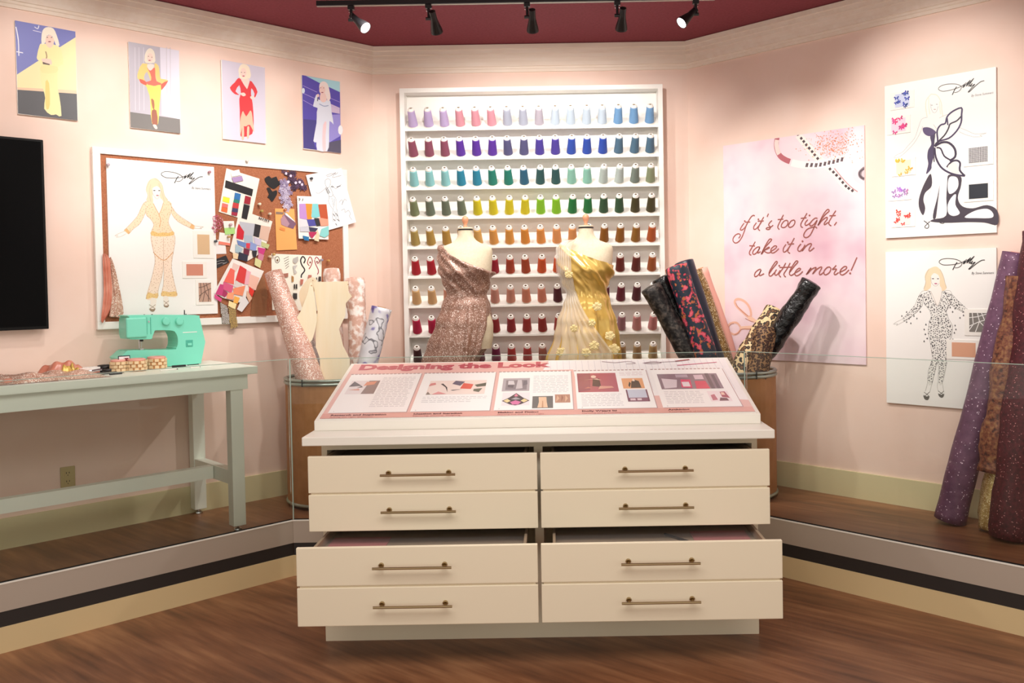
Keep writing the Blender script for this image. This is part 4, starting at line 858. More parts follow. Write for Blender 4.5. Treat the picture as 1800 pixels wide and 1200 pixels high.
# the printed sheet on the slanted panel
sheet = MB(); Yc = lambda h: lin(h)
def rect(mb, x0, x1, z0, z1, h, y): mb.add([(x0, y, z0), (x1, y, z0), (x1, y, z1), (x0, y, z1)], [(0, 1, 2, 3)], lin(h))
gp = thing('reading_panel', 'slanted printed panel titled Designing the Look on the console top', 'sign', (-1.12, 4.0, PH0))
gp.rotation_euler = (-(pi/2-PANEL_A), 0, 0)
MB().box(.018, PW-.018, -.004, .0, .012, PD-.012).build('panel_sheet', 'white_paint', gp)
p = MB(); y = -.0045
rect(p, .022, PW-.022, .016, PD-.016, 'f3f0f0', y); y -= .0002
for i in range(28): rect(p, 1.10+i*.034, 1.1015+i*.034, .30, PD-.018, 'c9c6cf', y)
for i in range(14): rect(p, 1.08, PW-.022, .62+i*.011, .6208+i*.011, 'dedbe2', y)
y -= .0002
p.add([(.022, y, .016), (PW-.022, y, .016), (PW-.022, y, .16), (1.63, y, .232), (1.24, y, .25), (1.22, y, .62), (1.06, y, .62), (1.09, y, PD-.016), (.022, y, PD-.016)], [tuple(range(9))], lin('e6b9b2'))
y -= .0002; rect(p, .022, PW-.022, .016, .075, 'dda59a', y); y -= .0002
text_mesh(p, 'Designing the Look', .062, .668, .112, lin('b8505e'), y, 0, 1.16, .006)
pages = [(.045, .416), (.434, .810), (.830, 1.207), (1.226, 1.603), (1.632, 2.008)]
caps = [('Research and Inspiration', 'Asking the right questions'), ('Ideation and Iteration', 'Exploring, pitching, designing'), ('Making and Fitting', 'Getting the details just right'), ('Dolly Wears It!', 'Layering and presenting for the event'), ('Archiving', 'Keeping track of history')]
gy = y-.0004
for i, ((a, b_), (c1, c2)) in enumerate(zip(pages, caps)):
    rect(p, a+.004, b_+.004, .074, .596, 'b99a98', gy+.0002); rect(p, a, b_, .08, .6, 'f7f5f4', gy)
    for k in range(18): p.add([(a+.004+k*(b_-a)/18+.009*cos(q*pi/4), gy-.0002, .598+.007*sin(q*pi/4)) for q in range(8)], [tuple(range(8))], lin('b09490'))
    text_mesh(p, c1, a+.02, .046, .021, lin('5e1e28'), gy-.0002, 0, 1.25, .0008); text_mesh(p, c2, a+.02, .024, .016, lin('a05a5c'), gy-.0002, 0, 1.2); text_mesh(p, str(i+1), a+.02, .092, .014, lin('8a8488'), gy-.0002)
def lines(x0, x1, z1, n_, dz=.0205, h='c3bfc4'):
    for k in range(n_):
        x = x0
        while x < x1-.01:
            l_ = random.uniform(.012, .034); rect(p, x, min(x+l_, x1), z1-k*dz-.005, z1-k*dz, h, gy-.0002); x += l_+.006
lines(.225, .395, .545, 20); lines(.47, .79, .262, 2); lines(.47, .72, .218, 2); lines(1.012, 1.19, .53, 12); lines(1.25, 1.45, .262, 8); lines(1.46, 1.58, .565, 3, h='d6b8c0'); lines(1.66, 1.85, .28, 8)
gy2 = gy-.0004
def pic(x0, x1, z0, z1, base, shapes):
    rect(p, x0, x1, z0, z1, base, gy2)
    for k, (h, q) in enumerate(shapes): p.add([(x0+(x1-x0)*u, gy2-.0001*(k+1), z0+(z1-z0)*v) for u, v in q], [tuple(range(len(q)))], lin(h))
pic(.069, .215, .317, .5, 'e8dfe0', [('8a7470', [(.55, 0), (1, 0), (1, 1), (.62, 1), (.6, .5)]), ('e09474', [(.5, .6), (.85, .7), (.9, .95), (.55, .9)]), ('5a5058', [(0, .55), (.45, .6), (.3, .75), (.1, .95)]), ('d8a090', [(.05, .3), (.45, .25), (.4, .4)]), ('3a3638', [(.3, .45), (.5, .5), (.45, .58)])])
pic(.479, .77, .292, .482, 'efdcd4', [('d8442e' if 0 else 'dc5a4c', [(.56, .4), (.75, .35), (.78, .7), (.6, .8)]), ('6a6074', [(.4, .75), (.55, .6), (.62, .9), (.45, .98)]), ('3a3034', [(.2, .75), (.3, .5), (.36, .15), (.33, .5), (.24, .78)]), ('3a3034', [(.4, .3), (.6, .35), (.44, .25)]), ('5a5a4c', [(.8, .65), (1, .8), (1, .55), (.85, .5)]), ('6a685a', [(.8, .35), (.95, .4), (.9, .12), (.8, .2)]), ('d88a88', [(0, .6), (.12, .7), (.1, .85), (.02, .8)]), ('e49a9a', [(.1, 0), (.35, .02), (.2, .2)]), ('8a7a72', [(0, 0), (.08, 0), (.02, .2)])])
pic(.855, .993, .32, .5, 'b3a9b0', [('8c8088', [(.12, .1), (.9, .1), (.9, .85), (.12, .85)]), ('d4cdd2', [(.2, .5), (.45, .5), (.4, .8), (.2, .8)]), ('6a6068', [(.2, .3), (.4, .25), (.42, .45), (.2, .48)]), ('c8bfc4', [(.5, .15), (.75, .2), (.7, .85), (.55, .85)]), ('78707a', [(.75, .4), (.92, .5), (.9, .8), (.78, .78)])])
pic(.862, .997, .135, .302, 'f0e6ea', [('4a3c42', [(0, .35), (.25, .6), (.5, .95), (.75, .6), (1, .35), (.7, .08), (.5, 0), (.3, .08)]), ('ecd49c', [(.06, .36), (.2, .5), (.32, .34), (.2, .22)]), ('ecd49c', [(.94, .36), (.8, .5), (.68, .34), (.8, .22)]), ('d878a8', [(.3, .25), (.5, .38), (.7, .25), (.6, .06), (.4, .06)]), ('a8a0a8', [(.32, .48), (.5, .62), (.68, .48), (.5, .42)]), ('e088a0', [(.42, .7), (.5, .9), (.58, .7), (.5, .66)])])
pic(1.011, 1.111, .096, .248, '6e6a68', [('e8c4a4', [(.25, .05), (.75, .05), (.7, .5), (.68, .92), (.3, .92), (.32, .5)]), ('c89878', [(.46, .05), (.54, .05), (.52, .6), (.48, .6)])])
pic(1.121, 1.195, .16, .266, 'b98a74', [('d8b094', [(.05, .1), (.3, .5), (.15, .9)]), ('9a6a58', [(.4, .1), (.55, .6), (.45, .95)]), ('d8b094', [(.65, .05), (.85, .5), (.7, .9)])])
pic(1.238, 1.44, .29, .556, 'b4606c', [('9a5464', [(0, .0), (.3, .1), (.35, 1), (0, 1)]), ('ecd0c0', ellipse_ := [(.42+.07*cos(a*.785), .8+.08*sin(a*.785)) for a in range(8)]), ('5a3c40', [(.36, .3), (.58, .25), (.56, .7), (.4, .72)]), ('e0b8a8', [(.15, .62), (.4, .66), (.62, .6), (.5, .7)]), ('d8a090', [(.5, .14), (.9, .2), (.85, .28), (.55, .3)]), ('c87c78', [(.15, .18), (.35, .2), (.25, .26)])])
pic(1.465, 1.573, .33, .473, 'e6a878', [('5a4638', [(.35, .05), (.85, .05), (.8, .7), (.6, .85), (.45, .7)]), ('4a3a30', [(.3, .1), (.4, .5), (.34, .65), (.26, .3)]), ('f0d8c4', [(.5, .7), (.62, .7), (.6, .92), (.52, .92)])])
pic(1.474, 1.58, .158, .313, 'c8ccdc', [('8a5a6c', [(0, 0), (1, 0), (1, .32), (0, .32)]), ('e0c8d0', [(.12, .1), (.36, .1), (.36, .26), (.12, .26)]), ('e0c8d0', [(.44, .1), (.64, .1), (.64, .26), (.44, .26)]), ('7a4a5a', [(0, 0), (.07, 0), (.07, 1), (0, 1)]), ('7a4a5a', [(.93, 0), (1, 0), (1, 1), (.93, 1)])])
pic(1.655, 1.965, .311, .525, '8a7480', [('d8ccd4', [(.05, .05), (.25, .1), (.3, .6), (.05, .7)]), ('b4a4b0', [(.3, .75), (.5, .75), (.5, .95), (.3, .95)]), ('d8406c', [(.33, .1), (.5, .05), (.52, .6), (.36, .62)]), ('e8dce2', [(.36, .15), (.48, .15), (.48, .45), (.36, .45)]), ('d8385c', [(.56, 0), (.78, 0), (.76, .5), (.58, .5)]), ('d8c0cc', [(.6, .6), (.75, .6), (.75, .9), (.6, .9)]), ('5a4854', [(.8, 0), (.86, 0), (.86, 1), (.8, 1)]), ('5a4854', [(.9, 0), (.95, 0), (.95, .9), (.9, .9)])])
pic(1.872, 1.975, .144, .277, 'f0e2e6', [('c07080', [(.1, .1), (.35, .15), (.3, .7), (.1, .6)]), ('a84858', [(.6, .4), (.95, .3), (.85, .95), (.6, .9)]), ('6a4048', [(.4, .05), (.85, .05), (.8, .3), (.5, .35)]), ('ecc4b4', [(.62, .6), (.8, .6), (.78, .85), (.64, .85)])])
for q in ([(1.38, .735), (1.45, .715), (1.52, .73), (1.56, .70), (1.51, .69)], [(1.60, .70), (1.66, .72), (1.70, .70), (1.65, .685), (1.61, .70), (1.75, .715), (1.80, .72)]):
    l_, r_ = ribbon(smooth_line(q, 4), .006); k = len(l_); p.add([(x, gy2, z) for x, z in l_]+[(x, gy2, z) for x, z in r_], [(i, i+k, i+k+1, i+1) for i in range(k-1)], lin('a08890'))
for q, h, w_ in (([(1.78, .655), (2.0, .695)], 'd04a78', .008), ([(1.78, .72), (1.86, .745)], 'a86868', .016)):
    l_, r_ = ribbon(q, w_); p.add([(x, gy2, z) for x, z in l_]+[(x, gy2, z) for x, z in r_], [(0, 2, 3, 1)], lin(h))
p.build('panel_print', 'print_gloss', gp)
# ------------------------------------------------------------------ thread rack on the back wall
YF = YB-.12
rx0, rx1, rzt = -1.031, .775, 2.962
rack = thing('thread_rack', 'large white wall rack with nine rows of thread cones', 'rack', ((rx0+rx1)/2, YB, 0)); rcx = (rx0+rx1)/2
def rb(x0, x1, y0, y1, z0, z1): return MB().box(x0-rcx, x1-rcx, y0-YB, y1-YB, z0, z1)
rb(rx0, rx0+.032, YF, YB-.001, .98, rzt).build('side_board', 'white_paint', rack); rb(rx1-.032, rx1, YF, YB-.001, .98, rzt).build('side_board', 'white_paint', rack)
rb(rx0, rx1, YF, YB-.001, rzt, rzt+.03).build('top_board', 'white_paint', rack); rb(rx0, rx1, YF, YB-.001, .95, .98).build('bottom_board', 'white_paint', rack); rb(rx0+.03, rx1-.03, YB-.014, YB-.001, .98, rzt).build('back_board', 'white_paint', rack)
LIP0, PITCH = 2.707, .2031
SLOPE = radians(40)
for r in range(9):
    z = LIP0-r*PITCH; d = .085
    s_ = MB(); xa, xb = rx0+.032-rcx, rx1-.032-rcx; yb_ = YF+.006-YB
    pr = [(yb_, z-.006), (yb_, z+.006), (yb_+d, z+.006+d*math.tan(SLOPE)), (yb_+d+.02, z+.006+d*math.tan(SLOPE)), (yb_+d+.02, z-.006+d*math.tan(SLOPE)-.01), (yb_+.01, z-.006)]
    k = len(pr); s_.add([(x, a, b_) for x in (xa, xb) for a, b_ in pr], [tuple(range(k)), tuple(range(2*k-1, k-1, -1))]+[(i, i+k, (i+1) % k+k, (i+1) % k) for i in range(k)])
    s_.build('shelf', 'white_paint', rack)
THREADS = [
 [('lavender', 'b9a6cf')]*3+[('dusty pink', 'cf8f9c')]*3+[('grey blue', 'a6abbc')]*2+[('grey mauve', 'b0a8b4')]+[('pale ice blue', 'bccbd9')]*4+[('sky blue', '6f9cc8')]*3,
 [('mauve', '8a4a60')]*3+[('violet', '5a2f9c')]*3+[('slate purple', '54527c')]*2+[('indigo', '4a3a98')]*2+[('royal blue', '2a4aa8')]*3+[('steel blue', '4c6c84')]*3,
 [('light aqua', '8cc8cc')]*3+[('turquoise', '2a88a8')]*2+[('jade green', '1f7f70')]*2+[('peacock blue', '2a6080')]+[('dark teal', '2a5558')]*2+[('mint', '8cc4b4')]*2+[('pale grey green', 'b4c0bc')]*2+[('grey green', '78847c'), ('sage', '8a9474')],
 [('moss', '7a8460')]+[('grey green', '6c7866')]*3+[('yellow', 'd8cc24')]*4+[('lime green', '8acc2c')]*2+[('emerald green', '1f7a40')]*2+[('forest green', '35583c')]*2+[('dark olive', '4a4426')]*2,
 [('khaki gold', 'b09a58'), ('old gold', 'b8964a'), ('old gold', 'c09848'), ('tan', 'c8a058'), ('apricot', 'e8b868'), ('apricot', 'e8a858'), ('light orange', 'e8a44c'), ('light orange', 'e89a40'), ('light orange', 'f0a050'), ('peach orange', 'f0a868'), ('peach orange', 'f0a868'), ('caramel brown', 'a86a24'), ('caramel brown', '9c6420'), ('caramel brown', '9a6420'), ('bronze', '9a6a28'), ('rust', 'b85a28')],
 [('red', 'b81e30')]*2+[('dark red', '9a2030')]*3+[('crimson', 'a82034'), ('brick', 'b84a2c'), ('brick', 'b04a28'), ('orange', 'e0602c'), ('orange', 'e0602c'), ('orange', 'e05a28'), ('brick', 'b0502c'), ('red brown', '7a2c22'), ('red brown', '7a2c22'), ('red brown', '6a2620'), ('copper', 'a85a2c')],
 [('cream peach', 'e8c088')]*2+[('salmon', 'e8a890')]*2+[('rose beige', 'e0a494')]*2+[('salmon pink', 'e0a08a'), ('coral pink', 'e09478'), ('coral pink', 'e8957c'), ('dark plum', '5c2430'), ('dark plum', '5c2430'), ('wine', '6a2634'), ('wine', '78283a'), ('wine', '78283a'), ('dark plum', '5c2430'), ('pale lilac', 'b0a0b0')],
 [('raspberry', 'c82050')]*2+[('raspberry', 'b82048')]*2+[('deep red', 'a8343a')]*3+[('brick red', 'b03a38'), ('brick red', 'a83832'), ('tomato red', 'b84038'), ('tomato red', 'b84038'), ('tomato red', 'b04038'), ('dusty mauve', 'b0808c'), ('dusty mauve', 'b0808c'), ('rose pink', 'd89898'), ('rose pink', 'd89494')],
 [('dark maroon', '4a2428')]*2+[('plum', '6a2c40')]*2+[('plum', '78304c'), ('magenta', '8a2c5c'), ('coral red', 'c84444'), ('coral red', 'c84848'), ('rose tan', 'c88474'), ('rose tan', 'c88484'), ('rose tan', 'c88484'), ('beige', 'c8a070'), ('beige', 'c8a878'), ('beige', 'c8a878'), ('straw', 'd0b080'), ('straw', 'd0b47c')]]
ORD = ['first', 'second', 'third', 'fourth', 'fifth', 'sixth', 'seventh', 'eighth', 'ninth', 'tenth', 'eleventh', 'twelfth', 'thirteenth', 'fourteenth', 'fifteenth', 'sixteenth']
ROWN = ['top', 'second', 'third', 'fourth', 'fifth', 'sixth', 'seventh', 'eighth', 'ninth']
_tm, _cm = {}, None
_core = MB().lathe([(.012, .121), (.0225, .1215), (.0225, .127), (.0195, .131), (.0165, .139), (.0105, .140), (.0085, .139), (.0085, .125)], 14)
me_core = bpy.data.meshes.new('cone_core'); me_core.from_pydata(_core.v, [], _core.f); me_core.polygons.foreach_set('use_smooth', [False]*len(me_core.polygons)); me_core.materials.append(M['white_paint']); me_core.materials.append(M['drawer_dark'])
for _p in me_core.polygons:
    if _p.index >= 14*6: _p.material_index = 1
me_foot = bpy.data.meshes.new('cone_foot'); _f = MB().lathe([(.031, 0), (.0335, .001), (.0335, .006), (.031, .0075)], 16); me_foot.from_pydata(_f.v, [], _f.f); me_foot.materials.append(M['counter'])
def cone_mesh(h):
    if h not in _tm:
        prof_ = [(.030, .006), (.0325, .0085), (.0322, .014)]+[(.0322-.0072*i/14, .014+.100*i/14) for i in range(1, 14)]+[(.025, .114), (.0243, .1185), (.0215, .121)]
        q = MB().lathe(prof_, 18); me = bpy.data.meshes.new('thread'); me.from_pydata(q.v, [], q.f); me.polygons.foreach_set('use_smooth', [True]*len(me.polygons)); me.materials.append(thread_mat(h)); _tm[h] = me
    return _tm[h]
for r in range(9):
    for c_ in range(16):
        nm, h = THREADS[r][c_]; x = -.945+c_*.1087; d = .030
        zz = LIP0-r*PITCH+.006+d*math.tan(SLOPE)
        o = thing('thread_cone', '%s thread cone, %s from the left on the %s shelf of the rack' % (nm, ORD[c_], ROWN[r]), 'thread cone', (x, YF+.006+d, zz), 0, 'thread cones on the wall rack')
        o.rotation_euler = (SLOPE, 0, random.uniform(-.06, .06))
        link('thread', cone_mesh(h), o); link('core', me_core, o); link('foot', me_foot, o)
# ------------------------------------------------------------------ dress forms
def form_ring(z):
    T = [(1.235, .150, .11), (1.30, .162, .125), (1.385, .165, .128), (1.47, .143, .108), (1.57, .113, .088), (1.65, .135, .105), (1.715, .160, .128), (1.79, .165, .115), (1.845, .168, .09), (1.872, .160, .075), (1.890, .125, .065), (1.902, .085, .058), (1.925, .056, .054), (1.955, .047, .048), (1.985, .045, .045)]
    if z <= T[0][0]: return T[0][1], T[0][2]
    for (z0, a0, b0), (z1, a1, b1) in zip(T, T[1:]):
        if z <= z1: t = (z-z0)/(z1-z0); t = t*t*(3-2*t)*.4+t*.6; return a0+(a1-a0)*t, b0+(b1-b0)*t
    return T[-1][1], T[-1][2]
def dress_form(xc, yc, label):
    f = thing('dress_form', label, 'dress form', (xc, yc, ZP-.012)); o = -(ZP-.012)
    zs = [1.235+(1.985-1.235)*i/44 for i in range(45)]
    def P(i, j):
        a, b_ = form_ring(zs[j]); t = 2*pi*i/40; k = 1+.10*max(0, -sin(t))*max(0, 1-abs(zs[j]-1.715)/.07)*(.7+.3*cos(2*t+pi)); return (a*cos(t), b_*sin(t)*k, zs[j]+o)
    t = MB().grid(P, 40, 45, True); t.add([P(i, 0) for i in range(40)], [tuple(range(40))[::-1]]); t.build('torso', 'linen', f, smooth=True)
    MB().lathe([(.046, 1.985+o), (.048, 1.988+o), (.048, 1.993+o), (.044, 1.996+o)], 24).build('neck_cap', 'linen', f)
    MB().lathe([(.0465, 1.978+o), (.0482, 1.98+o), (.0482, 1.986+o), (.0465, 1.988+o)], 24).build('neck_band', 'black_plastic', f)
    MB().lathe([(.014, 1.996+o), (.012, 2.004+o), (.009, 2.012+o), (.017, 2.03+o), (.021, 2.045+o), (.019, 2.058+o), (.011, 2.066+o), (.004, 2.071+o)], 18).build('finial', 'finial_wood', f, smooth=True)
    MB().tube([(0, 0, .06), (0, 0, .94)], .014, 12).build('pole', 'track_black', f)
    for k in range(4):
        a = k*pi/2+pi/4; MB().tube([(0, 0, .12), (.1*cos(a), .1*sin(a), .06), (.2*cos(a), .2*sin(a), .014)], .012, 8).build('foot', 'track_black', f)
    return f
FY = 5.45
dress_form(-.545, FY, 'linen dress form draped in rose glitter fabric, standing before the rack'); dress_form(.214, FY, 'linen dress form draped in yellow satin and tulle, standing before the rack')
def interp(T, z):
    if z >= T[0][0]: return T[0][1:]
    for a, b_ in zip(T, T[1:]):
        if z >= b_[0]: t = (a[0]-z)/(a[0]-b_[0]); t = t*t*(3-2*t); return tuple(p_+(q_-p_)*t for p_, q_ in zip(a[1:], b_[1:]))
    return T[-1][1:]
def drape(name, label, xc, T, top, fold, matn, zlow=.95, off=.007):
    """cloth wound round the form: T gives left, right and depth reach by height, top(t) the height of the upper hem"""
    o = thing(name, label, 'fabric', (xc, FY, zlow)); nu, nv = 120, 90
    def P(i, j):
        t = 2*pi*i/nu; zt = top(t); z = zt+(zlow-zt)*(j/(nv-1)); l_, r_, dp = interp(T, z); a, b_ = form_ring(z)
        ca = cos(t); fx = (r_ if ca > 0 else l_)*ca; fb = dp*sin(t); w_ = fold(t, z, ca); k = 1+.10*max(0, -sin(t))*max(0, 1-abs(z-1.715)/.07)*(.7+.3*cos(2*t+pi))
        nn = Vector((ca, sin(t)*1.1, 0)).normalized()*max(.006, off+w_+.004)
        return (fx+nn.x, fb*k+nn.y, z-zlow)
    MB().grid(P, nu, nv, True).build('cloth', matn, o, smooth=True); return o, P
def bodyT(extra): return [(1.905, .10, .10, .07), (1.885, .145, .145, .075), (1.86, .168, .168, .09), (1.79, .168, .166, .118), (1.715, .163, .162, .130), (1.65, .137, .137, .108), (1.575, .112, .116, .092)]+extra
def top1(t): u = cos(t); return 1.80-.085*u-.02*(1-u*u)+(.012 if u < -.6 else 0)
def fold1(t, z, ca):
    up_ = max(0, min(1, (z-1.56)/.1)); fr_ = .5-.5*sin(t)
    w_ = up_*.0095*(sin(46*(z+.16*ca)+.8*sin(3*t))*(.5+.5*sin(2*t+4))+.6*sin(83*(z+.2*ca)+1.2*sin(2*t)))
    lo = max(0, min(1, (1.58-z)/.12)); w_ += lo*(.010*sin(9*t+7*(1.57-z))+.006*sin(17*t-9*z))*min(1, (1.7-z)*2)
    w_ += .010*math.exp(-((z-1.575-.03*ca)/.018)**2)*(.6+.4*sin(22*t)); w_ += .014*math.exp(-((z-(top1(t)-.012))/.012)**2)
    return w_
drape('draped_fabric', 'rose pink glitter cloth wrapped off one shoulder over the left dress form', -.545, bodyT([(1.50, .150, .135, .118), (1.39, .185, .140, .150), (1.25, .235, .105, .165), (1.157, .266, .05, .17), (.95, .30, -.01, .18)]), top1, fold1, 'pink_glitter')
def top2(t): u = cos(t); return 1.815-.072*u-.015*(1-u*u)
def fold2(t, z, ca):
    up_ = max(0, min(1, (z-1.54)/.1)); w_ = up_*.0085*(sin(52*(z+.17*ca)+sin(2*t))+.7*sin(97*(z+.2*ca)+1))
    lo = max(0, min(1, (1.58-z)/.1)); w_ += lo*(.012*sin(11*t+3*z)+.006*sin(23*t))*min(1, (1.75-z)*1.8)
    return w_+.008*math.exp(-((z-1.57+.03*ca)/.02)**2)*(1+sin(26*t+20*z))*.5
T2 = bodyT([(1.50, .135, .135, .115), (1.39, .175, .165, .150), (1.305, .195, .178, .165), (1.144, .25, .188, .18), (.95, .30, .20, .2)])
o2, P2 = drape('draped_fabric', 'shiny yellow satin wrapped off one shoulder over the right dress form', .214, T2, top2, fold2, 'gold_satin')
tu = thing('tulle_overlay', 'sheer white tulle with fabric flowers hanging over the yellow satin', 'fabric', (.214, FY, .95))
def tull(z):
    if z > 1.6: return -1.02+.02*(1.9-z), -.50+.7*(1.9-z)*-.35
    k = (1.6-z)/.45; return -.95+.0*k, -.62+1.35*min(1, k*1.15)
def PT(i, j):
    z = 1.905+(.955-1.905)*j/79; u0, u1 = tull(z); u = u0+(u1-u0)*i/47; u = max(-1, min(1, u)); t = pi+math.acos(-u) if u < 0 else 2*pi-math.acos(u)
    l_, r_, dp = interp(T2, z); ca, sa = cos(t), sin(t)
    w_ = .022+.009*sin(i*.9+z*5)+.004*sin(i*1.9); return ((r_ if ca > 0 else l_)*ca+ca*w_, dp*sa*1.08+sa*w_, z-.95)
MB().grid(PT, 48, 80).build('tulle', 'tulle', tu, smooth=True)
def flower(parent, c_, r):
    f = MB()
    for k in range(5):
        a = k*2*pi/5+c_[0]*9; cx, cz = .58*r*cos(a), .5*r*sin(a)
        f.add([(c_[0]+cx, c_[1]-.008, c_[2]+cz)]+[(c_[0]+cx+.5*r*cos(q*pi/6), c_[1]-.002-.003*(q % 2), c_[2]+cz+.5*r*sin(q*pi/6)) for q in range(12)], [(0, q+1, (q+1) % 12+1) for q in range(12)])
    f.add([(c_[0]+.25*r*cos(q*pi/4), c_[1]-.012, c_[2]+.25*r*sin(q*pi/4)) for q in range(8)], [tuple(range(8))]); f.build('flower', 'tulle_flower', parent)
for px_, z, r in ((-.115, 1.69, .03), (.055, 1.49, .034), (.13, 1.31, .036), (.155, 1.225, .042), (.03, 1.255, .036), (-.02, 1.215, .034), (-.17, 1.215, .036), (-.09, 1.36, .028), (.02, 1.39, .026)):
    l_, r_, dp = interp(T2, z); a_ = r_ if px_ > 0 else l_; yy = -dp*1.1*sqrt(max(0, 1-(px_/a_)**2))-.036; flower(tu, (px_, yy, z-.95), r*.85)
# ------------------------------------------------------------------ drums and fabric rolls
DR = .30
def drum(x, label):
    d = thing('fibre_drum', label, 'drum', (x, 5.43, ZP-.012))
    b_ = MB(); seg = 48; prof_ = [(DR-.012, .02), (DR, .02), (DR, .77), (DR-.008, .77), (DR-.008, .03)]
    vs = [(r*cos(2*pi*k/seg), r*sin(2*pi*k/seg), z) for r, z in prof_ for k in range(seg)]
    b_.add(vs, [(i*seg+k, i*seg+(k+1) % seg, (i+1)*seg+(k+1) % seg, (i+1)*seg+k) for i in range(4) for k in range(seg)]+[tuple(range(seg))[::-1], tuple(4*seg+k for k in range(seg))]); b_.build('barrel', 'fibre', d, smooth=False)
    for nm_, z0, hh in (('top_rim', .745, .022), ('top_rim', .769, .018), ('bottom_rim', .012, .022)):
        pr = [(DR+.001, z0), (DR+.008, z0+hh*.25), (DR+.010, z0+hh*.5), (DR+.008, z0+hh*.75), (DR+.001, z0+hh), (DR-.010, z0+hh), (DR-.010, z0)]; k_ = len(pr)
        q = MB().add([(r*cos(2*pi*k/seg), r*sin(2*pi*k/seg), z) for r, z in pr for k in range(seg)], [(i*seg+k, i*seg+(k+1) % seg, ((i+1) % k_)*seg+(k+1) % seg, ((i+1) % k_)*seg+k) for i in range(k_) for k in range(seg)]); q.build(nm_, 'rim_steel', d, smooth=True)
    for a in (-2.0, -1.15): MB().box(DR*cos(a)-.003, DR*cos(a)+.003, DR*sin(a)-.013, DR*sin(a)-.004, .745, .787).build('clasp', 'gap_black', d)
    return d
drum(-1.383, 'brown fibre drum with steel rim holding pattern pieces and pale fabric rolls'); drum(1.085, 'brown fibre drum with steel rim holding leopard and black fabric rolls')
def roll(label, pts, r, matn, core='kraft', rough=.004, cone=1.0, hollow=True, seg=26, wrap=True):
    """fabric wound on a tube; pts from the foot up"""
    P0 = Vector(pts[0]); t = thing('fabric_roll', label, 'fabric roll', P0); q = smooth_line([tuple(Vector(p_)-P0) for p_ in pts], 10); n_ = len(q)
    b_ = MB(); ph = random.uniform(0, 6); rr = [r*(1+(cone-1)*i/(n_-1))+rough*(sin(i*.9+ph)+.6*sin(i*2.3+ph*2)) for i in range(n_)]
    if not hollow:
        e_ = (Vector(q[-1])-Vector(q[-2])).normalized(); q = list(q)+[tuple(Vector(q[-1])+e_*.006), tuple(Vector(q[-1])+e_*.010)]; rr = rr+[rr[-1]*.86, rr[-1]*.45]
    b_.tube(q, rr, seg)
    for i in range(len(b_.v)):
        k = i % seg; j = i//seg; v = Vector(b_.v[i]); c_ = Vector(q[j]); b_.v[i] = tuple(c_+(v-c_)*(1+rough*9*sin(3*k*2*pi/seg+j*.5+ph)*.6+rough*6*sin(5*k*2*pi/seg-j*.8)))
    b_.build('fabric', matn, t, smooth=True)
    a, e = Vector(q[-2]), Vector(q[-1]); d_ = (e-a).normalized()
    if wrap:
        nx = d_.cross(Vector((0, 1, 0))).normalized(); ny = d_.cross(nx); fl = [(a+d_*s_+(nx*cos(u)+ny*sin(u))*(rr[-1]+.004+.002*k)) for k, u in enumerate([-.9, -.6, -.3, 0, .3]) for s_ in ()]
    if hollow:
        MB().tube([e-d_*.01, e+d_*.006], rr[-1]*.42, 18).build('core_tube', core, t)
    return t
roll('glittery rose gold fabric roll leaning out over the left side of its drum', [(-1.30, 5.24, .36), (-1.505, 5.29, 1.09), (-1.733, 5.36, 1.735)], .112, 'rose_glitter', 'pink_cloth', .002, .46)
roll('white sparkly fabric roll tucked between glitter roll and pattern pieces', [(-1.22, 5.36, .36), (-1.485, 5.40, 1.10), (-1.62, 5.44, 1.45)], .055, 'silver_glitter', 'kraft', .002)
roll('small clear wrapped lace roll peeking out above the pattern pieces', [(-1.354, 5.48, .36), (-1.407, 5.58, 1.13), (-1.447, 5.66, 1.755)], .05, 'lace_rose', 'kraft', .004)
roll('pink and white lace fabric roll beside the cream pattern pieces', [(-1.21, 5.47, .36), (-1.245, 5.52, 1.14), (-1.277, 5.56, 1.69)], .062, 'lace_rose', 'pink_cloth', .004)
roll('silver fabric roll printed with grey and purple butterflies', [(-1.33, 5.37, .36), (-1.182, 5.42, 1.11), (-1.085, 5.46, 1.50)], .064, 'butterfly_silver', 'kraft', .0015)
roll('black textured brocade fabric roll, leftmost in the right drum', [(1.15, 5.32, .36), (.862, 5.32, 1.11), (.60, 5.31, 1.60)], .062, 'black_brocade', 'kraft', .003, 1.0, False)
roll('plain black fabric roll squeezed behind the black brocade roll', [(1.2, 5.41, .36), (.93, 5.41, 1.11), (.675, 5.41, 1.655)], .056, 'black_vinyl', 'kraft', .003, 1.0, False)
roll('navy fabric roll with pink and orange floral pattern', [(1.14, 5.27, .36), (.955, 5.28, 1.09), (.755, 5.30, 1.725)], .068, 'floral_navy', 'navy_satin', .002, 1.0, False)
roll('plain dark navy satin roll just behind the floral roll', [(1.22, 5.37, .36), (1.02, 5.38, 1.08), (.82, 5.40, 1.755)], .062, 'navy_satin', 'kraft', .002, 1.0, False)
roll('gold and black sequin fabric roll next to the navy rolls', [(1.28, 5.44, .36), (1.10, 5.44, 1.056), (.898, 5.48, 1.70)], .052, 'gold_sequin', 'kraft', .003)
roll('dusty rose sheer fabric roll behind the gold sequin roll', [(1.3, 5.55, .36), (1.165, 5.55, 1.045), (.957, 5.59, 1.715)], .045, 'pink_cloth', 'kraft', .002)
roll('leopard print fabric roll with large dark spots on cream', [(.95, 5.30, .36), (1.165, 5.33, 1.075), (1.26, 5.37, 1.24), (1.40, 5.42, 1.435)], .075, 'leopard', 'kraft', .002)
roll('brown small spotted leopard fabric roll, shortest in the right drum', [(1.04, 5.24, .36), (1.235, 5.25, 1.08), (1.30, 5.28, 1.34)], .072, 'leopard_dark', 'kraft', .003, .9, False)
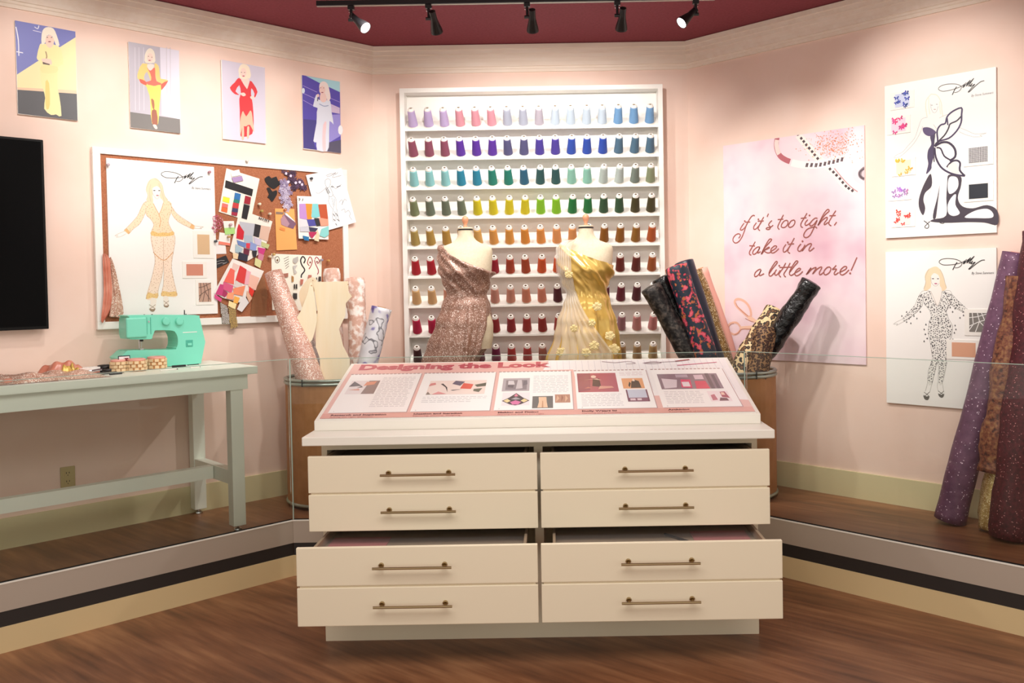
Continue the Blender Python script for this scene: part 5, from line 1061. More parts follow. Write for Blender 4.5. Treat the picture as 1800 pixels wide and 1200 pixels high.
roll('shiny crinkled black fabric roll leaning far out to the right', [(1.02, 5.36, .36), (1.235, 5.34, 1.06), (1.40, 5.28, 1.34), (1.562, 5.22, 1.612)], .072, 'black_vinyl', 'kraft', .0038, .85, False)
def pattern(key, label, y, th=.003, tilt=.0, turn=0):
    q = pts_of(PR[key][0][3]); cx = sum(a for a, b_ in q)/len(q); zb = min(b_ for a, b_ in q); q = smooth_line(q, PR[key][0][2]*3, True) if PR[key][0][2] else q
    t = thing('pattern_piece', label, 'pattern piece', (cx, y, zb)); t.rotation_euler.x = tilt; t.rotation_euler.z = turn
    MB().prism([(a-cx, b_-zb) for a, b_ in q], -th, 0).build('card_sheet', 'pattern_card', t)
    top_ = max(q, key=lambda v: v[1]); MB().tube([(top_[0]-cx, -th-.0005, top_[1]-zb-.02), (top_[0]-cx, .001, top_[1]-zb-.02)], .004, 10).build('punch_hole', 'kraft', t)
    return t
pattern('pat1', 'large cream cardboard trouser pattern piece standing in the left drum', 5.34); pattern('pat2', 'cream cardboard pattern piece with pointed leg hanging before the trouser pattern', 5.300, .006, 0, .14); pattern('pat3', 'rounded cream cardboard pattern piece behind the trouser pattern', 5.38, .003, 0, -.2)
roll('dusty purple fabric roll with scattered sparkle leaning on the right wall', [rw(1.83, .20, ZP+.005), rw(1.98, .15, 1.0), rw(2.135, .085, 1.75)], .082, 'purple_glitter', 'pink_cloth', .0015, .82)
roll('gold crinkled net fabric roll standing behind the purple roll', [rw(2.045, .24, ZP), rw(2.10, .17, .9), rw(2.17, .11, 1.6)], .062, 'gold_net', 'kraft', .006)
roll('burgundy fluffy fabric roll at the far right edge', [rw(2.165, .33, ZP), rw(2.21, .25, 1.0), rw(2.27, .15, 1.85)], .098, 'burgundy_fur', 'kraft', .005, .9)
roll('bronze wrinkled mesh fabric roll between gold and burgundy rolls', [rw(2.07, .27, .62), rw(2.11, .23, 1.0), rw(2.19, .16, 1.62)], .075, 'rust_mesh', 'kraft', .006)
# ------------------------------------------------------------------ pictures on the walls
def wallboard(name, label, cat, base, rz, w_, h_, th=.012, color='paper', key=None, edge='card', bev=0):
    t = thing(name, label, cat, base, rz); MB().box(0, w_, -th, 0, 0, h_).build('board', color, t)
    if key:
        p = MB(); draw(p, PR[key], -th-.0004); p.build('print', 'print', t)
    return t
PH = [('p1', 2.178, .287, .484, 2.568, 'photo print of woman in yellow gown holding an award'), ('p2', 1.618, .281, .484, 2.561, 'photo print of woman in yellow jacket and red bodice'), ('p3', 1.083, .279, .481, 2.554, 'photo print of woman in a red suit with hands on hips'), ('p4', .546, .277, .480, 2.546, 'photo print of woman in white gown singing on a purple stage')]
for k, s, w_, h_, z, lab in PH: wallboard('photo_print', lab, 'photo', lw(s, .004, z), AL, w_, h_, .012, 'card', k)
def signature(p, y, dx, dz, h='1a1a1e'):
    draw(p, PR['sig'], y, .00001, dx, dz)
def sketch(name, label, base, rz, key, suit=None, sdx=0, sdz=0, bycol='55555a', th=.012):
    t = thing(name, label, 'sketch board', base, rz); MB().box(0, .607, -th, 0, 0, .888).build('board', 'paper', t)
    p = MB(); y = draw(p, PR[key], -th-.0004)
    if suit:
        y = draw(p, PR[suit], y); y -= .0001
        for it in PR[suit]:
            poly = pts_of(it[3])
            for (x, z) in scatter(poly, .0125):
                a = random.uniform(0, 3.14); r = random.uniform(.0042, .0062); e = random.uniform(.45, .8)
                p.add([(x+r*cos(a+k*pi/2)*(1 if k % 2 else e), y, z+r*sin(a+k*pi/2)*(1 if k % 2 else e)) for k in range(4)], [(0, 1, 2, 3)], lin('4a484c'))
            q = poly+[poly[0]]; l_, r_ = ribbon(q, .0016); k = len(q); p.add([(x, y-.00004, z) for x, z in l_]+[(x, y-.00004, z) for x, z in r_], [(i, i+k, i+k+1, i+1) for i in range(k-1)], lin('8a8686'))
    else:
        for it in PR[key]:
            if it[0] == 'p' and it[1] in ('f5d6b4', 'f5d8ba', 'f6dfcb'):
                for (x, z) in scatter(pts_of(it[3]), .017): p.add([(x-.002, y, z-.002), (x+.002, y, z-.002), (x, y, z+.0025)], [(0, 1, 2)], lin('b07c54'))
    signature(p, y-.0002, sdx, sdz); text_mesh(p, 'By Steve Summers', .468+sdx, .747+sdz, .0185, lin(bycol), y-.0002, .25, .82)
    p.build('print', 'print', t); return t
def swatch(t, x0, x1, z0, z1, fab, label, pat=None, inset=(.18, .2), y=-.012):
    w_, h_ = x1-x0, z1-z0; c = MB().box(x0, x1, y-.004, y, z0, z1).build('swatch_card', 'card', t)
    ix, iz = w_*inset[0], h_*inset[1]
    f = MB().box(x0+ix, x1-ix, y-.0052, y-.004, z0+iz, z1-iz, lin(fab)).build('fabric_swatch', 'print', c, bevel=0); f['label'] = label
    if pat: pat(f, x0+ix, x1-ix, z0+iz, z1-iz, y-.0055)
    return c
def butterflies(h):
    cs = [h]*2
    def g_(par, x0, x1, z0, z1, y):
        p = MB()
        for k in range(9):
            x, z = random.uniform(x0, x1), random.uniform(z0-.004, z1+.006); r = random.uniform(.010, .016); a = random.uniform(-.6, .6)
            for sg in (-1, 1):
                q = [(0, 0), (.9*sg, .8), (1.1*sg, .1), (.5*sg, -.1), (.8*sg, -.7), (.3*sg, -.8)]; q = q if sg < 0 else q[::-1]
                p.add([(x+r*(u*cos(a)-v*sin(a)), y-.0004*(k % 3)-.0015*abs(u), z+r*(u*sin(a)+v*cos(a))) for u, v in q], [tuple(range(6))], tuple(min(1, c_*random.uniform(.75, 1.3)) for c_ in lin(h)))
        p.build('butterfly_appliques', 'print', par)['kind'] = 'stuff'
    return g_
def lattice(h, n_=9, w_=.0012, ang=.9):
    def g_(par, x0, x1, z0, z1, y):
        p = MB()
        for k in range(n_):
            z = z0+(z1-z0)*(k+.5)/n_; p.add([(x0, y, z-w_), (x1, y, z-w_), (x1, y, z+w_), (x0, y, z+w_)], [(0, 1, 2, 3)], lin(h)); x = x0+(x1-x0)*(k+.5)/n_
            p.add([(x-w_, y-.0001, z0), (x+w_, y-.0001, z0), (x+w_, y-.0001, z1), (x-w_, y-.0001, z1)], [(0, 1, 2, 3)], lin(h))
        p.build('swatch_pattern', 'print', par)
    return g_
def cracks(h):
    def g_(par, x0, x1, z0, z1, y):
        p = MB(); w_, h_ = x1-x0, z1-z0
        for q in ([(0, .3), (.5, .55), (1, .7)], [(.3, 0), (.5, .55), (.4, 1)], [(0, .75), (.4, .8), (1, 1)], [(.75, 0), (.8, .62)], [(.5, .55), (.9, .1)], [(.15, 1), (.2, .4), (0, .1)], [(.6, 1), (.75, .62)]):
            l_, r_ = ribbon([(x0+u*w_, z0+v*h_) for u, v in q], .004); k = len(l_); p.add([(x, y, z) for x, z in l_]+[(x, y, z) for x, z in r_], [(i, i+k, i+k+1, i+1) for i in range(k-1)], lin(h))
        p.build('swatch_pattern', 'print', par)
    return g_
skb = sketch('fashion_sketch', 'fashion sketch of black speckled fringed bodysuit with fabric swatches, lower right wall', rw(1.407, .004, .899), -AL, 'skB', 'skB_suit', .012, .0)
swatch(skb, .443, .60, .41, .555, '7c7873', 'grey cracked mirror swatch', cracks('f2f0ee'), (.16, .14)); swatch(skb, .345, .53, .275, .385, 'dba486', 'plain tan swatch', None, (.16, .14))
skc = sketch('fashion_sketch', 'fashion sketch of purple butterfly wing gown with coloured swatches, upper right wall', rw(1.409, .004, 1.868), -AL, 'skC', None, .012, .0, '9a9a9e')
for x0, z0, fab, h, lab in ((.035, .74, 'c8d0ea', '2c3f9c', 'blue butterfly lace swatch'), (.012, .60, 'f6d4e4', 'd83a86', 'pink butterfly lace swatch'), (.04, .355, 'faedc6', 'eab83c', 'yellow butterfly lace swatch'), (.015, .215, 'ece0f2', 'a678bc', 'lilac butterfly lace swatch'), (.035, .06, 'fbdcd6', 'd83c36', 'red butterfly lace swatch')):
    swatch(skc, x0, x0+.138, z0, z0+.10, fab, lab, butterflies(h), (.2, .12))
swatch(skc, .44, .593, .37, .485, 'e4e2e4', 'black and white net swatch', lattice('3a383c', 12), (.18, .14)); swatch(skc, .44, .593, .175, .285, '1f2530', 'dark navy glitter swatch', None, (.18, .14))
# quote poster
po = thing('quote_poster', "large pink poster reading if it's too tight, take it in a little more!", 'poster', rw(.293, .004, 1.114), -AL)
MB().box(0, .988, -.006, 0, 0, 1.434).build('board', 'poster_pink', po)
p = MB(); y = -.0066
for it_k, pn in (('poster_spool', 'spool_print'), ('poster_tape', 'tape_measure_print'), ('poster_dark', 'tape_numbers_print'), ('poster_scis', 'scissors_print'), ('poster_text', 'lettering')):
    p = MB(); y = draw(p, PR[it_k], y, .00001)-.0001; p.v = [(min(max(v[0], .001), .987), v[1], min(max(v[2], .001), 1.433)) for v in p.v]; p.build(pn, 'print', po)
p = MB()
for k in range(420):
    x = random.gauss(.80, .085); z = random.gauss(1.345, .045)
    if x < .985 and z < 1.43: r = random.uniform(.002, .0045); p.add([(x-r, y, z), (x, y, z-r), (x+r, y, z), (x, y, z+r)], [(0, 1, 2, 3)], lin(random.choice(['e8a070', 'd8844c', 'efb898', 'e49a86', 'c87848'])))
p.v = [(min(max(v[0], .001), .987), v[1], min(max(v[2], .001), 1.433)) for v in p.v]
p.build('glitter_print', 'print', po)['kind'] = 'stuff'
# television
tv = thing('television', 'black flat wall television cut off by the left picture edge', 'television', lw(3.55, .004, 1.437), AL); TW = 3.55-2.075
MB().box(.3, TW-.3, -.03, 0, .25, .75).build('wall_mount', 'tv_frame', tv); MB().box(0, TW, -.06, -.03, 0, 1.0).build('housing', 'tv_frame', tv, bevel=.004); MB().box(.012, TW-.012, -.0605, -.06, .016, .988).build('screen', 'tv_screen', tv)
# wall socket
so = thing('wall_outlet', 'ivory double wall outlet under the white work table', 'outlet', lw(2.028, .004, .566), AL)
MB().box(0, .072, -.006, 0, 0, .115).build('cover_plate', 'plate_ivory', so, bevel=.002)
for z in (.032, .078):
    f_ = MB().box(.019, .053, -.008, -.006, z-.015, z+.017).build('socket', 'plate_ivory', so)
    q = MB()
    for x, zz, hh in ((.028, z+.004, .009), (.042, z+.004, .008), (.035, z-.009, .005)): q.box(x-.0017, x+.0017, -.0085, -.0078, zz-hh/2, zz+hh/2)
    q.build('slots', 'black_plastic', f_)['kind'] = 'stuff'
# ------------------------------------------------------------------ cork board and what is pinned to it
cb = thing('cork_board', 'large cork pin board with white frame on the left wall', 'pin board', lw(1.828, .002, 1.42), AL)
BW, BH = 1.592, 1.012
MB().box(.03, BW-.03, -.02, 0, .03, BH-.03).build('cork', 'cork', cb)
for x0, x1, z0, z1 in ((0, BW, 0, .042), (0, BW, BH-.036, BH), (0, .04, .042, BH-.036), (BW-.04, BW, .042, BH-.036)): MB().box(x0, x1, -.032, 0, z0, z1).build('frame_board', 'white_paint', cb, bevel=.002)
ska = sketch('fashion_sketch', 'fashion sketch of peach beaded trouser suit pinned to the cork board', lw(1.758, .0225, 1.487), AL, 'skA', None, 0, 0, '55555a', .01)
swatch(ska, .468, .59, .335, .50, 'd6b48c', 'plain tan swatch', None, (.2, .14), -.01); swatch(ska, .40, .545, .215, .315, 'd08a74', 'rose glitter swatch', None, (.16, .16), -.01); swatch(ska, .475, .585, .055, .205, 'c09a88', 'rose and silver patterned lace swatch', cracks('6a5048'), (.16, .12), -.01)
def centre(q): return (min(a for a, b_ in q)+max(a for a, b_ in q))/2, (min(b_ for a, b_ in q)+max(b_ for a, b_ in q))/2
def pinned(name, label, cat, key, depth, th=.0015, base=None, swn='swatch', matn='print', sheetn='sheet', lift=.0012, jit=True):
    it = PR[key]; q = pts_of(it[0][3]); cx, cz = centre(q); t = thing(name, label, cat, lw(1.0-cx, .0225+depth, 1.9+cz), AL)
    q = smooth_line(q, it[0][2]*2, True) if it[0][2] else q
    MB().prism([(a-cx, b_-cz) for a, b_ in q], -th, 0, lin(it[0][1])).build(sheetn, base or matn, t)
    y = -th
    for i, s_ in enumerate(it[1:]):
        if s_[0] == 'p':
            r = [(a-cx, b_-cz) for a, b_ in pts_of(s_[3])]; y2 = y-lift*(1+.35*i); MB().prism(r, y2-.0008, y2, lin(s_[1])).build(swn, matn, t)
    st = [s_ for s_ in it[1:] if s_[0] == 's']
    if key == 'bead_chart':
        for s_ in st: p = MB(); draw(p, [s_], y-.0006, .00002, -cx, -cz); p.build('bead_motif', 'print', t)
        st = []
    if st: p = MB(); draw(p, st, y-lift*(1.2+.35*len(it)) if swn == 'swatch' else y-.0004, .00002, -cx, -cz); p.build('drawing', 'print', t)
    return t
pinned('fabric_sample_card', 'white sample card with black strip and bright colour chips on the cork board', 'sample card', 'card_fabric', .004)
pinned('fabric_sample_card', 'sample card of overlapping glitter and velvet swatches on the cork board', 'sample card', 'card_glitter', .006)
pinned('envelope', 'orange paper envelope with purple fabric scraps pinned at its top', 'envelope', 'envelope', .004, .004, swn='scrap')
pinned('sketch_paper', 'white paper with pencil fashion sketch hanging off the board corner', 'paper', 'paper_sketch', .012, swn='mark')
pinned('fabric_sample_card', 'sample card of lavender, orange, teal and rust chiffon swatches', 'sample card', 'card_chiffon', .018)
pinned('fabric_sample_card', 'sample card of red, pink and peach chiffon swatches, tilted on the board', 'sample card', 'card_pink', .012)
pinned('note_card', 'small white card with lime green lower half', 'card', 'card_green', .008, swn='colour_chip'); pinned('note_card', 'small white card with coral lower edge', 'card', 'card_coral', .005, swn='colour_chip'); pinned('note_card', 'small plain white card below the coral edged card', 'card', 'card_white', .002); pinned('business_card', 'black business card with white writing on the cork board', 'card', 'card_black', .004, swn='mark')
pinned('lace_applique', 'upper black leaf lace applique on the cork board', 'applique', 'lace_black1', .002, .003); pinned('lace_applique', 'lower black leaf lace applique on the cork board', 'applique', 'lace_black2', .002, .003)
def lace(key, label, depth, cols, step, r0):
    it = PR[key]; q = pts_of(it[0][3]); cx, cz = centre(q); t = thing('lace_applique', label, 'applique', lw(1.0-cx, .0225+depth, 1.9+cz), AL); b_ = MB(); y = -.002
    for k, (x, z) in enumerate(scatter(q, step)):
        r = r0*random.uniform(.8, 1.2); a0 = random.uniform(0, 1.2); h = random.choice(cols); yy = y-.002*(k % 4)
        for j in range(5):
            a = a0+j*2*pi/5; b_.add([(x-cx, yy-.001, z-cz), (x-cx+.75*r*cos(a-.45), yy, z-cz+.75*r*sin(a-.45)), (x-cx+r*cos(a), yy-.0008, z-cz+r*sin(a)), (x-cx+.75*r*cos(a+.45), yy, z-cz+.75*r*sin(a+.45))], [(0, 1, 2, 3)], lin(h))
    b_.build('lace_flowers', 'print', t)['kind'] = 'stuff'
    d = MB(); draw(d, [s_ for s_ in it[1:]], -.012, .00002, -cx, -cz)
    if d.v: d.build('lace_sequins', 'print', t)['kind'] = 'stuff'
lace('lace_lav', 'pale lavender flower lace applique hanging above the envelope', .006, ['b9aec8', 'a294b4', 'cfc6da', '8c7ea0'], .017, .015)
lace('lace_pur', 'dark purple flower lace applique by the board top edge', .003, ['4c3450', '5c4262', '3c2840'], .019, .018)
pinned('bead_chart', 'cream sheet with rows of beaded motif samples at the board bottom', 'chart', 'bead_chart', .003, swn='bead_sample')
bg = pinned('plastic_bag', 'crinkled clear plastic bag pinned at the board bottom', 'bag', 'bag', .006, .006, 'clear_film')
for kk, mt, lab in (('ribbon_silver', 'mesh_silver', 'silver sequin mesh ribbon hanging over the board frame'), ('ribbon_gold', 'mesh_gold', 'gold sequin mesh ribbon hanging over the board frame')):
    it = PR[kk]; q = pts_of(it[0][3]); cx, cz = centre(q); t = thing('sequin_ribbon', lab, 'ribbon', lw(1.0-cx, .037, 1.9+cz), AL)
    MB().prism([(a-cx, b_-cz) for a, b_ in q], -.0015, 0, lin('6a5a48')).build('backing', 'print', t); b_ = MB()
    for x, z in scatter(q, .0085, .1): b_.box(x-cx-.0032, x-cx+.0032, -.004, -.0016, z-cz-.0026, z-cz+.0026)
    b_.build('sequins', mt, t)['kind'] = 'stuff'
it = PR['trim_pink']; q = pts_of(it[0][3]); cx, cz = centre(q); t = thing('beaded_trim', 'bunch of pink beaded trim pinned beside the peach suit sketch', 'trim', lw(1.0-cx, .036, 1.9+cz), AL); b_ = MB()
for k, (x, z) in enumerate(scatter(q, .011)): b_.lathe([(.001, -.004), (.004, -.002), (.004, .002), (.001, .004)], 6, (x-cx, -.004-.003*(k % 3), z-cz), lin(random.choice(['d888a0', 'b8506c', 'e8b0c0', 'c86484'])))
b_.build('beads', 'print', t)['kind'] = 'stuff'
def hanging(key, depth, matn, par, nm, cx, cz, amp):
    q = smooth_line(pts_of(PR[key][0][3]), 3, True); zs = [b_ for a, b_ in q]; z0, z1 = min(zs), max(zs); b_ = MB(); n_, m_ = 40, 16; rows = []
    for j in range(n_):
        z = z0+(z1-z0)*(.004+.992*j/(n_-1)); xs = []
        for i in range(len(q)):
            (xa, za), (xb, zb) = q[i-1], q[i]
            if (za > z) != (zb > z): xs.append(xa+(z-za)*(xb-xa)/(zb-za))
        rows.append((min(xs), max(xs), z))
    b_.grid(lambda i, j: (rows[j][0]+(rows[j][1]-rows[j][0])*i/(m_-1)-cx, -depth-amp*(1+sin(i*1.3+j*.08))-.01*sin(pi*i/(m_-1)), rows[j][2]-cz), m_, n_); return b_.build(nm, matn, par, smooth=True)
q = pts_of(PR['satin'][0][3]); cx, cz = centre(q); t = thing('satin_scarf', 'coral satin scrap with gold lace hanging at the board left edge', 'fabric', lw(1.0-cx, .038, 1.9+cz), AL)
hanging('satin', .004, 'coral_satin', t, 'satin', cx, cz, .006); hanging('satin_lace', .002, 'rose_sequin', t, 'lace_edge', cx, cz, .005)
me_pin = {}
PINL = ['mauve push pin at top left of the peach suit sketch', 'mauve push pin at top right of the peach suit sketch', 'rose push pin in the lime green card', 'brass push pin in the coral edged card', 'dark push pin in the small white card', 'olive push pin right of the colour chip card', 'cream push pin above the olive one', 'cream push pin above the orange envelope left side', 'black push pin in the pencil sketch paper', 'orange push pin at the envelope top', 'gold push pin at the bead chart corner', 'grey push pin right on the bead chart', 'brown push pin right of the bead chart', 'cream push pin left of the bead chart', 'pale push pin near the board top edge']
for (x, z, h), lab in zip(PINS, PINL):
    t = thing('push_pin', lab, 'push pin', lw(1.0-x/1e4, .036, 1.9+z/1e4), AL, 'push pins on the cork board'); Mx = Matrix.Rotation(pi/2, 3, 'X')
    MB().lathe([(.004, 0), (.0075, .002), (.006, .006), (.0045, .012), (.0085, .016), (.008, .021), (.003, .023)], 12, (0, .0, 0), lin(h), Mx.to_4x4()).build('head', 'print', t); MB().tube([(0, 0, 0), (0, .03, 0)], .0008, 6).build('point', 'chrome', t)
# ------------------------------------------------------------------ white work table along the left wall
ZT = 1.205
tb = thing('work_table', 'long white painted wooden work table against the left wall', 'table', lw(3.6, 0, ZP-.012), AL); o = -(ZP-.012); TLn = 3.6-1.20
MB().box(0, TLn, -.655, -.02, ZT-.042+o, ZT+o).build('tabletop', 'table_paint', tb, bevel=.003)
ap = MB(); MB().box(.05, TLn-.045, -.622, -.600, ZT-.125+o, ZT-.042+o).build('apron', 'table_paint', tb); MB().box(.05, TLn-.045, -.06, -.04, ZT-.125+o, ZT-.042+o).build('apron', 'table_paint', tb); MB().box(TLn-.067, TLn-.045, -.6, -.06, ZT-.125+o, ZT-.042+o).build('apron', 'table_paint', tb)
for xx in (.1, TLn-.14):
    for yy in (-.615, -.085): lg = MB().box(xx, xx+.07, yy, yy+.065, .03, ZT-.042+o).build('leg', 'table_paint', tb, bevel=.003); MB().lathe([(.02, 0), (.022, .004), (.02, .012), (.007, .016), (.007, .032)], 14, (xx+.035, yy+.032, 0)).build('levelling_foot', 'chrome', lg)
    MB().box(xx+.005, xx+.06, -.55, -.085, .555+o, .632+o).build('stretcher', 'table_paint', tb)
MB().box(.16, TLn-.14, -.36, -.305, .56+o, .63+o).build('stretcher', 'table_paint', tb)
# sewing machine
sm = thing('sewing_machine', 'turquoise sewing machine on the white work table', 'sewing machine', lw(1.62, .28, ZT), AL)
q = pts_of(PR['mach'][0][3]); zb = min(b_ for a, b_ in q); q = [(a, b_-zb+.006) for a, b_ in q]; ms = smooth_line(q, 2, True)
MB().prism(ms, 0, .15).build('body', 'teal_plastic', sm, bevel=.010)
H = lambda a, b_: (a/1e4, b_/1e4-zb+.006)
x, z = H(-220, 2400); MB().box(H(-900, 0)[0]-.052, x-.012, -.012, .02, z-.06, z+.05).build('face_cover', 'teal_plastic', sm, bevel=.008)
for dx in (-.010, .010): MB().box(x+dx-.0012, x+dx+.0012, -.0025, .004, H(0, 1960)[1], H(0, 2880)[1]).build('thread_slot', 'teal_dark', sm)
MB().box(x-.004, x+.004, -.004, .004, z+.02, z+.03).build('take_up_lever', 'chrome', sm)
for px_, pz_ in ((680, 2630), (1410, 2600)):
    x, z = H(px_, pz_); MB().lathe([(.022, 0), (.0215, .012), (.019, .016), (.012, .017)], 24, (x, 0, z), None, Matrix.Rotation(pi/2, 4, 'X')).build('dial', 'teal_plastic', sm, smooth=False)
x, z = H(2630, 2410); MB().lathe([(.03, 0), (.034, .004), (.034, .016), (.028, .022), (.012, .024)], 28, (x-.006, .07, z), None, Matrix.Rotation(pi/2, 4, 'Y')).build('hand_wheel', 'teal_plastic', sm)
x0, z1 = H(1760, 1520); x1, z0 = H(2150, 1130); lv = MB().box(x0, x1, -.002, .002, z0, z1).build('reverse_panel', 'teal_dark', sm, bevel=.001); MB().box(x0+.008, x1-.008, -.006, -.002, z0+.008, z0+.022).build('reverse_lever', 'teal_plastic', lv)
x0, z1 = H(1610, 2000); x1, _z = H(2400, 1940); MB().box(x0, x1, -.001, .002, z1-.006, z1-.002).build('name_strip', 'white_paint', sm)
x, z = H(-460, 1600); MB().tube([(x, .05, z+.035), (x, .05, z-.006)], .0035, 8).build('needle_bar', 'chrome', sm); MB().box(x-.008, x+.008, .042, .056, z-.004, z+.012).build('needle_clamp', 'black_plastic', sm); MB().tube([(x, .05, z), (x, .05, z-.04)], .0012, 6).build('needle', 'chrome', sm)
MB().box(x-.012, x+.006, .035, .06, H(0, 1170)[1]-.006, H(0, 1170)[1]+.0).build('presser_foot', 'chrome', sm); MB().tube([(x-.008, .06, z+.04), (x-.008, .06, H(0, 1170)[1])], .003, 8).build('presser_bar', 'chrome', sm)
for px_ in (2000, 2080): x, z = H(px_, 2990); MB().tube([(x, .07, z-.02), (x, .07, z+.022 if px_ == 2000 else z)], .003, 8).build('spool_pin', 'black_plastic', sm)
for px_ in (-230, 180): x, z = H(px_, 2960); MB().tube([(x, .06, z-.02), (x, .06, z+.008)], .004, 8).build('thread_guide', 'black_plastic', sm)
MB().box(H(-1400, 0)[0]+.05, H(2500, 0)[0], .01, .14, 0, .006).build('base_feet', 'black_plastic', sm)
# things lying on the table
def on_table(name, label, cat, s, d, rz=0, group=None): return thing(name, label, cat, lw(s, d, ZT), AL+rz, group)
for s0, s1, d, nm_, colr in ((1.87, 1.793, .40, 'small woven pincushion basket, left of the three on the table', 1), (1.794, 1.698, .42, 'middle woven basket with pink cloth rim on the table', 2), (1.672, 1.572, .36, 'right woven basket against the sewing machine', 3)):
    t = on_table('woven_basket', nm_, 'basket', (s0+s1)/2, d-.035); R_ = (s0-s1)/2; hgt = .058
    MB().lathe([(R_-.006, 0), (R_-.004, .002), (R_-.004, hgt), (R_-.008, hgt), (R_-.008, .004)], 28).build('basket_wall', 'wicker', t)
    MB().lathe([(R_-.012, hgt-.01), (R_-.004, hgt-.002), (R_-.002, hgt+.006), (R_-.012, hgt+.010), (R_-.02, hgt+.002)], 24).build('cloth_rim', 'pink_cloth', t, smooth=True)
    for k in range(3):
        for j in range(10):
            a = (j+(.5 if k % 2 else 0))*2*pi/10; z = .012+k*.018
            MB().box(-.010, .010, -.003, .003, -.0075, .0075).build('weave_strip', 'wicker_light', t, (R_*cos(a)*.985, R_*sin(a)*.985, z), a+pi/2)
t = on_table('picture_card', 'dark blue edged card with letter T standing in the left basket', 'card', 1.80, .36); MB().box(-.03, .03, -.002, 0, .03, .085).build('card_sheet', 'navy_satin', t); p = MB(); rect(p, -.026, .026, .036, .080, 'f0eef0', -.0024); rect(p, -.004, .022, .040, .072, '8a2c38', -.0027); rect(p, .012, .022, .036, .052, 'e8b050', -.003); text_mesh(p, 'T', -.020, .045, .034, lin('f8f8f8'), -.0032, 0, 1, .002); p.build('print', 'print', t)
t = on_table('tailor_shears', 'black handled shears lying left of the woven baskets', 'scissors', 1.90, .33)
for sg in (-1, 1):
    rg = [(.03+.034*cos(a*pi/6), .012*sg+sg*.018+.016*sin(a*pi/6), .02+.006*sg) for a in range(13)]; MB().tube(rg, .0065, 8, False).build('handle_loop', 'black_plastic', t, smooth=True); MB().tube([(-.004, .02*sg, .02), (-.05, 0, .014), (-.13, -.004*sg, .008)], [.006, .006, .002], 6).build('blade', 'chrome', t)
t = on_table('spool_case', 'glossy black round case beside the woven baskets', 'case', 1.868, .27); MB().lathe([(.03, 0), (.034, .006), (.034, .03), (.03, .036), (.02, .038)], 20, (0, 0, 0)).build('case_body', 'black_plastic', t, smooth=True); MB().lathe([(.035, .026), (.037, .03), (.035, .034)], 20).build('case_lid', 'tv_frame', t)
t = on_table('pink_box', 'flat pale pink box on the table behind the sequin trim', 'box', 1.965, .30); MB().box(-.055, .055, -.03, .03, 0, .028).build('box_body', 'pink_cloth', t, bevel=.002); MB().box(-.057, .057, -.032, .032, .018, .032).build('box_lid', 'card', t, bevel=.002)
for nm_, s, d, rz, ln, lab in (('marking_pen', 1.90, .44, .1, .12, 'black marking pen lying in front of the pink box'), ('marking_pen', 1.50, .34, -.02, .09, 'black marking pen at the foot of the sewing machine'), ('seam_ripper', 1.88, .50, .25, .08, 'small black seam ripper near the sequin trim end')):
    t = on_table(nm_, lab, 'pen' if 'pen' in nm_ else 'tool', s, d, rz); MB().tube([(-ln/2, 0, .006), (ln*.3, 0, .006)], .006, 10).build('barrel', 'black_plastic', t); MB().tube([(ln*.3, 0, .006), (ln/2, 0, .004)], [.005, .001], 8).build('tip', 'chrome', t)
for s, d, ln, lab in ((1.62, .50, .10, 'white pencil lying before the right basket'), (1.47, .47, .06, 'thin pale bodkin near the sewing machine base')):
    t = on_table('pencil', lab, 'pencil', s, d, .15); MB().tube([(-ln/2, 0, .004), (ln*.4, 0, .004)], .004, 6).build('shaft', 'white_paint', t); MB().tube([(ln*.4, 0, .004), (ln/2, 0, .003)], [.004, .001], 6).build('tip', 'black_plastic', t)
t = on_table('pin_card', 'clear lilac pack of pins right of the sewing machine', 'pin pack', 1.405, .40, .05); MB().box(-.05, .05, -.02, .02, 0, .002).build('card_back', 'card', t)
for k in range(10): MB().tube([(-.045+k*.01, -.014, .004), (-.045+k*.01, .014, .004)], .0012, 5).build('pin', 'chrome', t)
def heap(name, label, s, d, sx, sy, hz, matn, seed, parts=()):
    t = on_table(name, label, 'fabric', s, d); rs = random.Random(seed); ph = [rs.uniform(0, 6) for _ in range(6)]
    def P(i, j):
        u, v = i/39*2-1, j/19*2-1; e = max(0, 1-abs(u)**3)*max(0, 1-abs(v)**3); x = u*sx*(1+.06*sin(5*v+ph[0])); y = v*sy*(1+.12*sin(4*u+ph[1]))
        return (x, y, .002+hz*e*(.6+.25*sin(5*u+3*v+ph[2])+.12*sin(9*u-4*v+ph[3])+.1*sin(6*v+ph[4])))
    MB().grid(P, 40, 20).build('cloth', matn, t, smooth=True); return t
h1 = heap('sequin_trim', 'long heap of rose and gold sequin trim along the table front', 2.22, .49, .27, .11, .05, 'rose_sequin', 1)
h2 = heap('fabric_scrap', 'coral pink satin scrap at the left end of the sequin trim', 2.42, .50, .10, .08, .03, 'coral_satin', 2)
h3 = heap('fabric_scrap', 'crumpled gold and coral satin scrap behind the sequin trim', 2.09, .34, .13, .08, .085, 'coral_satin', 3)
h4 = heap('sequin_trim', 'small curl of gold sequin trim near the television', 2.40, .38, .08, .05, .06, 'rose_sequin', 4)
h5 = heap('fabric_scrap', 'twist of gold satin on top of the coral scrap', 2.08, .42, .05, .035, .075, 'gold_satin', 5)
t = on_table('ruler', 'thin grey metal ruler at the table front edge', 'ruler', 2.28, .615); MB().box(-.1, .1, -.012, .012, 0, .0015).build('blade', 'chrome', t); b_ = MB()
for k in range(20): b_.box(-.095+k*.01, -.0945+k*.01, -.012, -.006, .0015, .0018)
b_.build('scale_marks', 'black_plastic', t)['kind'] = 'stuff'
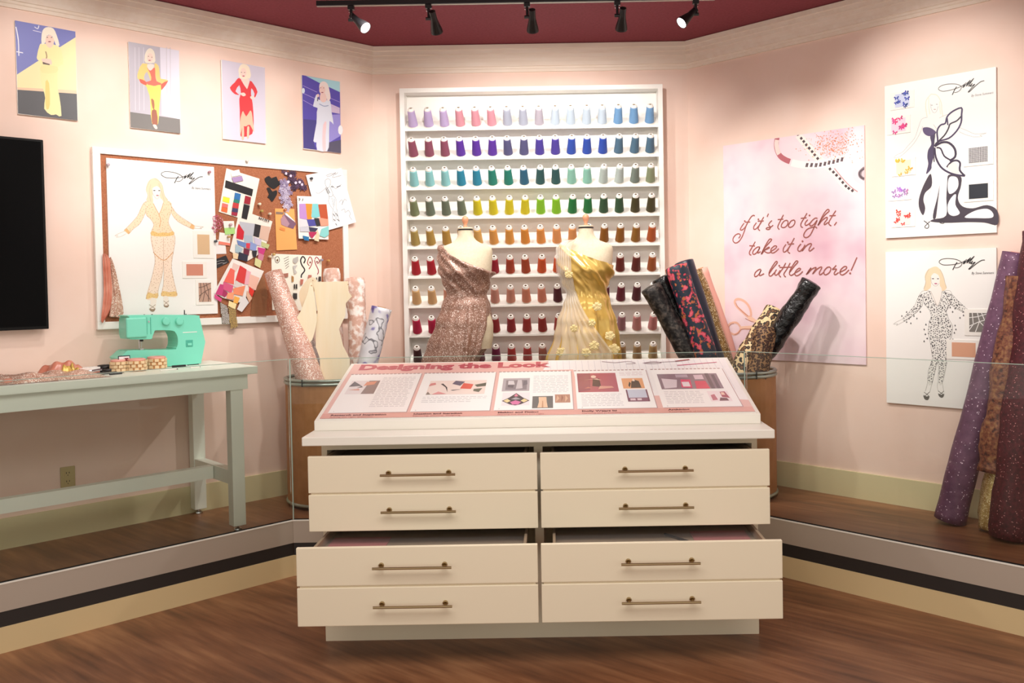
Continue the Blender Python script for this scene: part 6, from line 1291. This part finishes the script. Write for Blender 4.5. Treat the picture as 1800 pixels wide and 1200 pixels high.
# ------------------------------------------------------------------ track lights
tk = thing('light_track', 'black ceiling light track hung across the display', 'light track', (-.18, 4.86, 3.2)); MB().box(-1.11, 1.11, -.017, .017, 0, .026).build('rail', 'track_black', tk); MB().box(-1.11, 1.11, -.006, .006, -.0015, 0).build('rail_slot', 'steel_channel', tk)
for x in (-.82, .0, .82): MB().tube([(x, 0, .026), (x, 0, ZCEIL-3.2)], .003, 8).build('hanger_rod', 'steel_channel', tk)
def track_head(x, aim, label, power, side, lit_angle=70):
    z = 3.2; t = thing('track_spotlight', label, 'spotlight', (x, 4.86, z), 0, 'spotlights on the ceiling track'); d = Vector(aim).normalized(); piv = Vector((.028*side, 0, -.078)); rot = Vector((0, 0, -1)).rotation_difference(d).to_matrix().to_4x4()
    MB().box(-.017, .017, -.015, .015, -.022, -.001).build('adapter', 'track_black', t, bevel=.002); MB().tube([(0, 0, -.02), (0, 0, -.082)], .0075, 10).build('stem', 'track_black', t)
    for sx in (-.011, .011): MB().box(sx-.002, sx+.002, -.006, .006, -.036, -.026).build('clip', 'chrome', t)
    MB().tube([(-.016*side, 0, -.078), (.024*side, 0, -.078)], .009, 12).build('swivel', 'track_black', t)
    A = Matrix.Translation(piv) @ rot; pr = [(.012, .045), (.0185, .044), (.019, 0), (.020, -.012), (.031, -.062), (.034, -.078), (.034, -.085), (.031, -.085), (.029, -.075)]
    hs = MB(); hs.lathe(pr, 24, (0, 0, 0), None, A); hs.build('lamp_housing', 'track_black', t, smooth=False)
    MB().lathe([(.001, -.0805), (.030, -.0805), (.030, -.0825), (.001, -.083)], 20, (0, 0, 0), None, A).build('lens', 'lens', t)
    src = Vector((x, 4.86, z))+piv+d*.095; s_ = spot('track_lamp', src, src+d, power, lit_angle, .7, .03, WARM)
    return t
track_head(-1.10, (.65, -.35, -.62), 'lit track spotlight at the left end of the rail', 60, 1, 80)
track_head(-.668, (.10, .62, -.62), 'second track spotlight from the left, turned to the rack', 36, 1, 120); track_head(-.118, (.0, .62, -.62), 'middle track spotlight, turned to the rack', 36, 1, 120); track_head(.385, (-.03, .62, -.62), 'fourth track spotlight from the left, turned to the rack', 36, 1, 120)
track_head(.823, (-.65, -.30, -.62), 'lit track spotlight at the right end of the rail', 60, -1, 80)
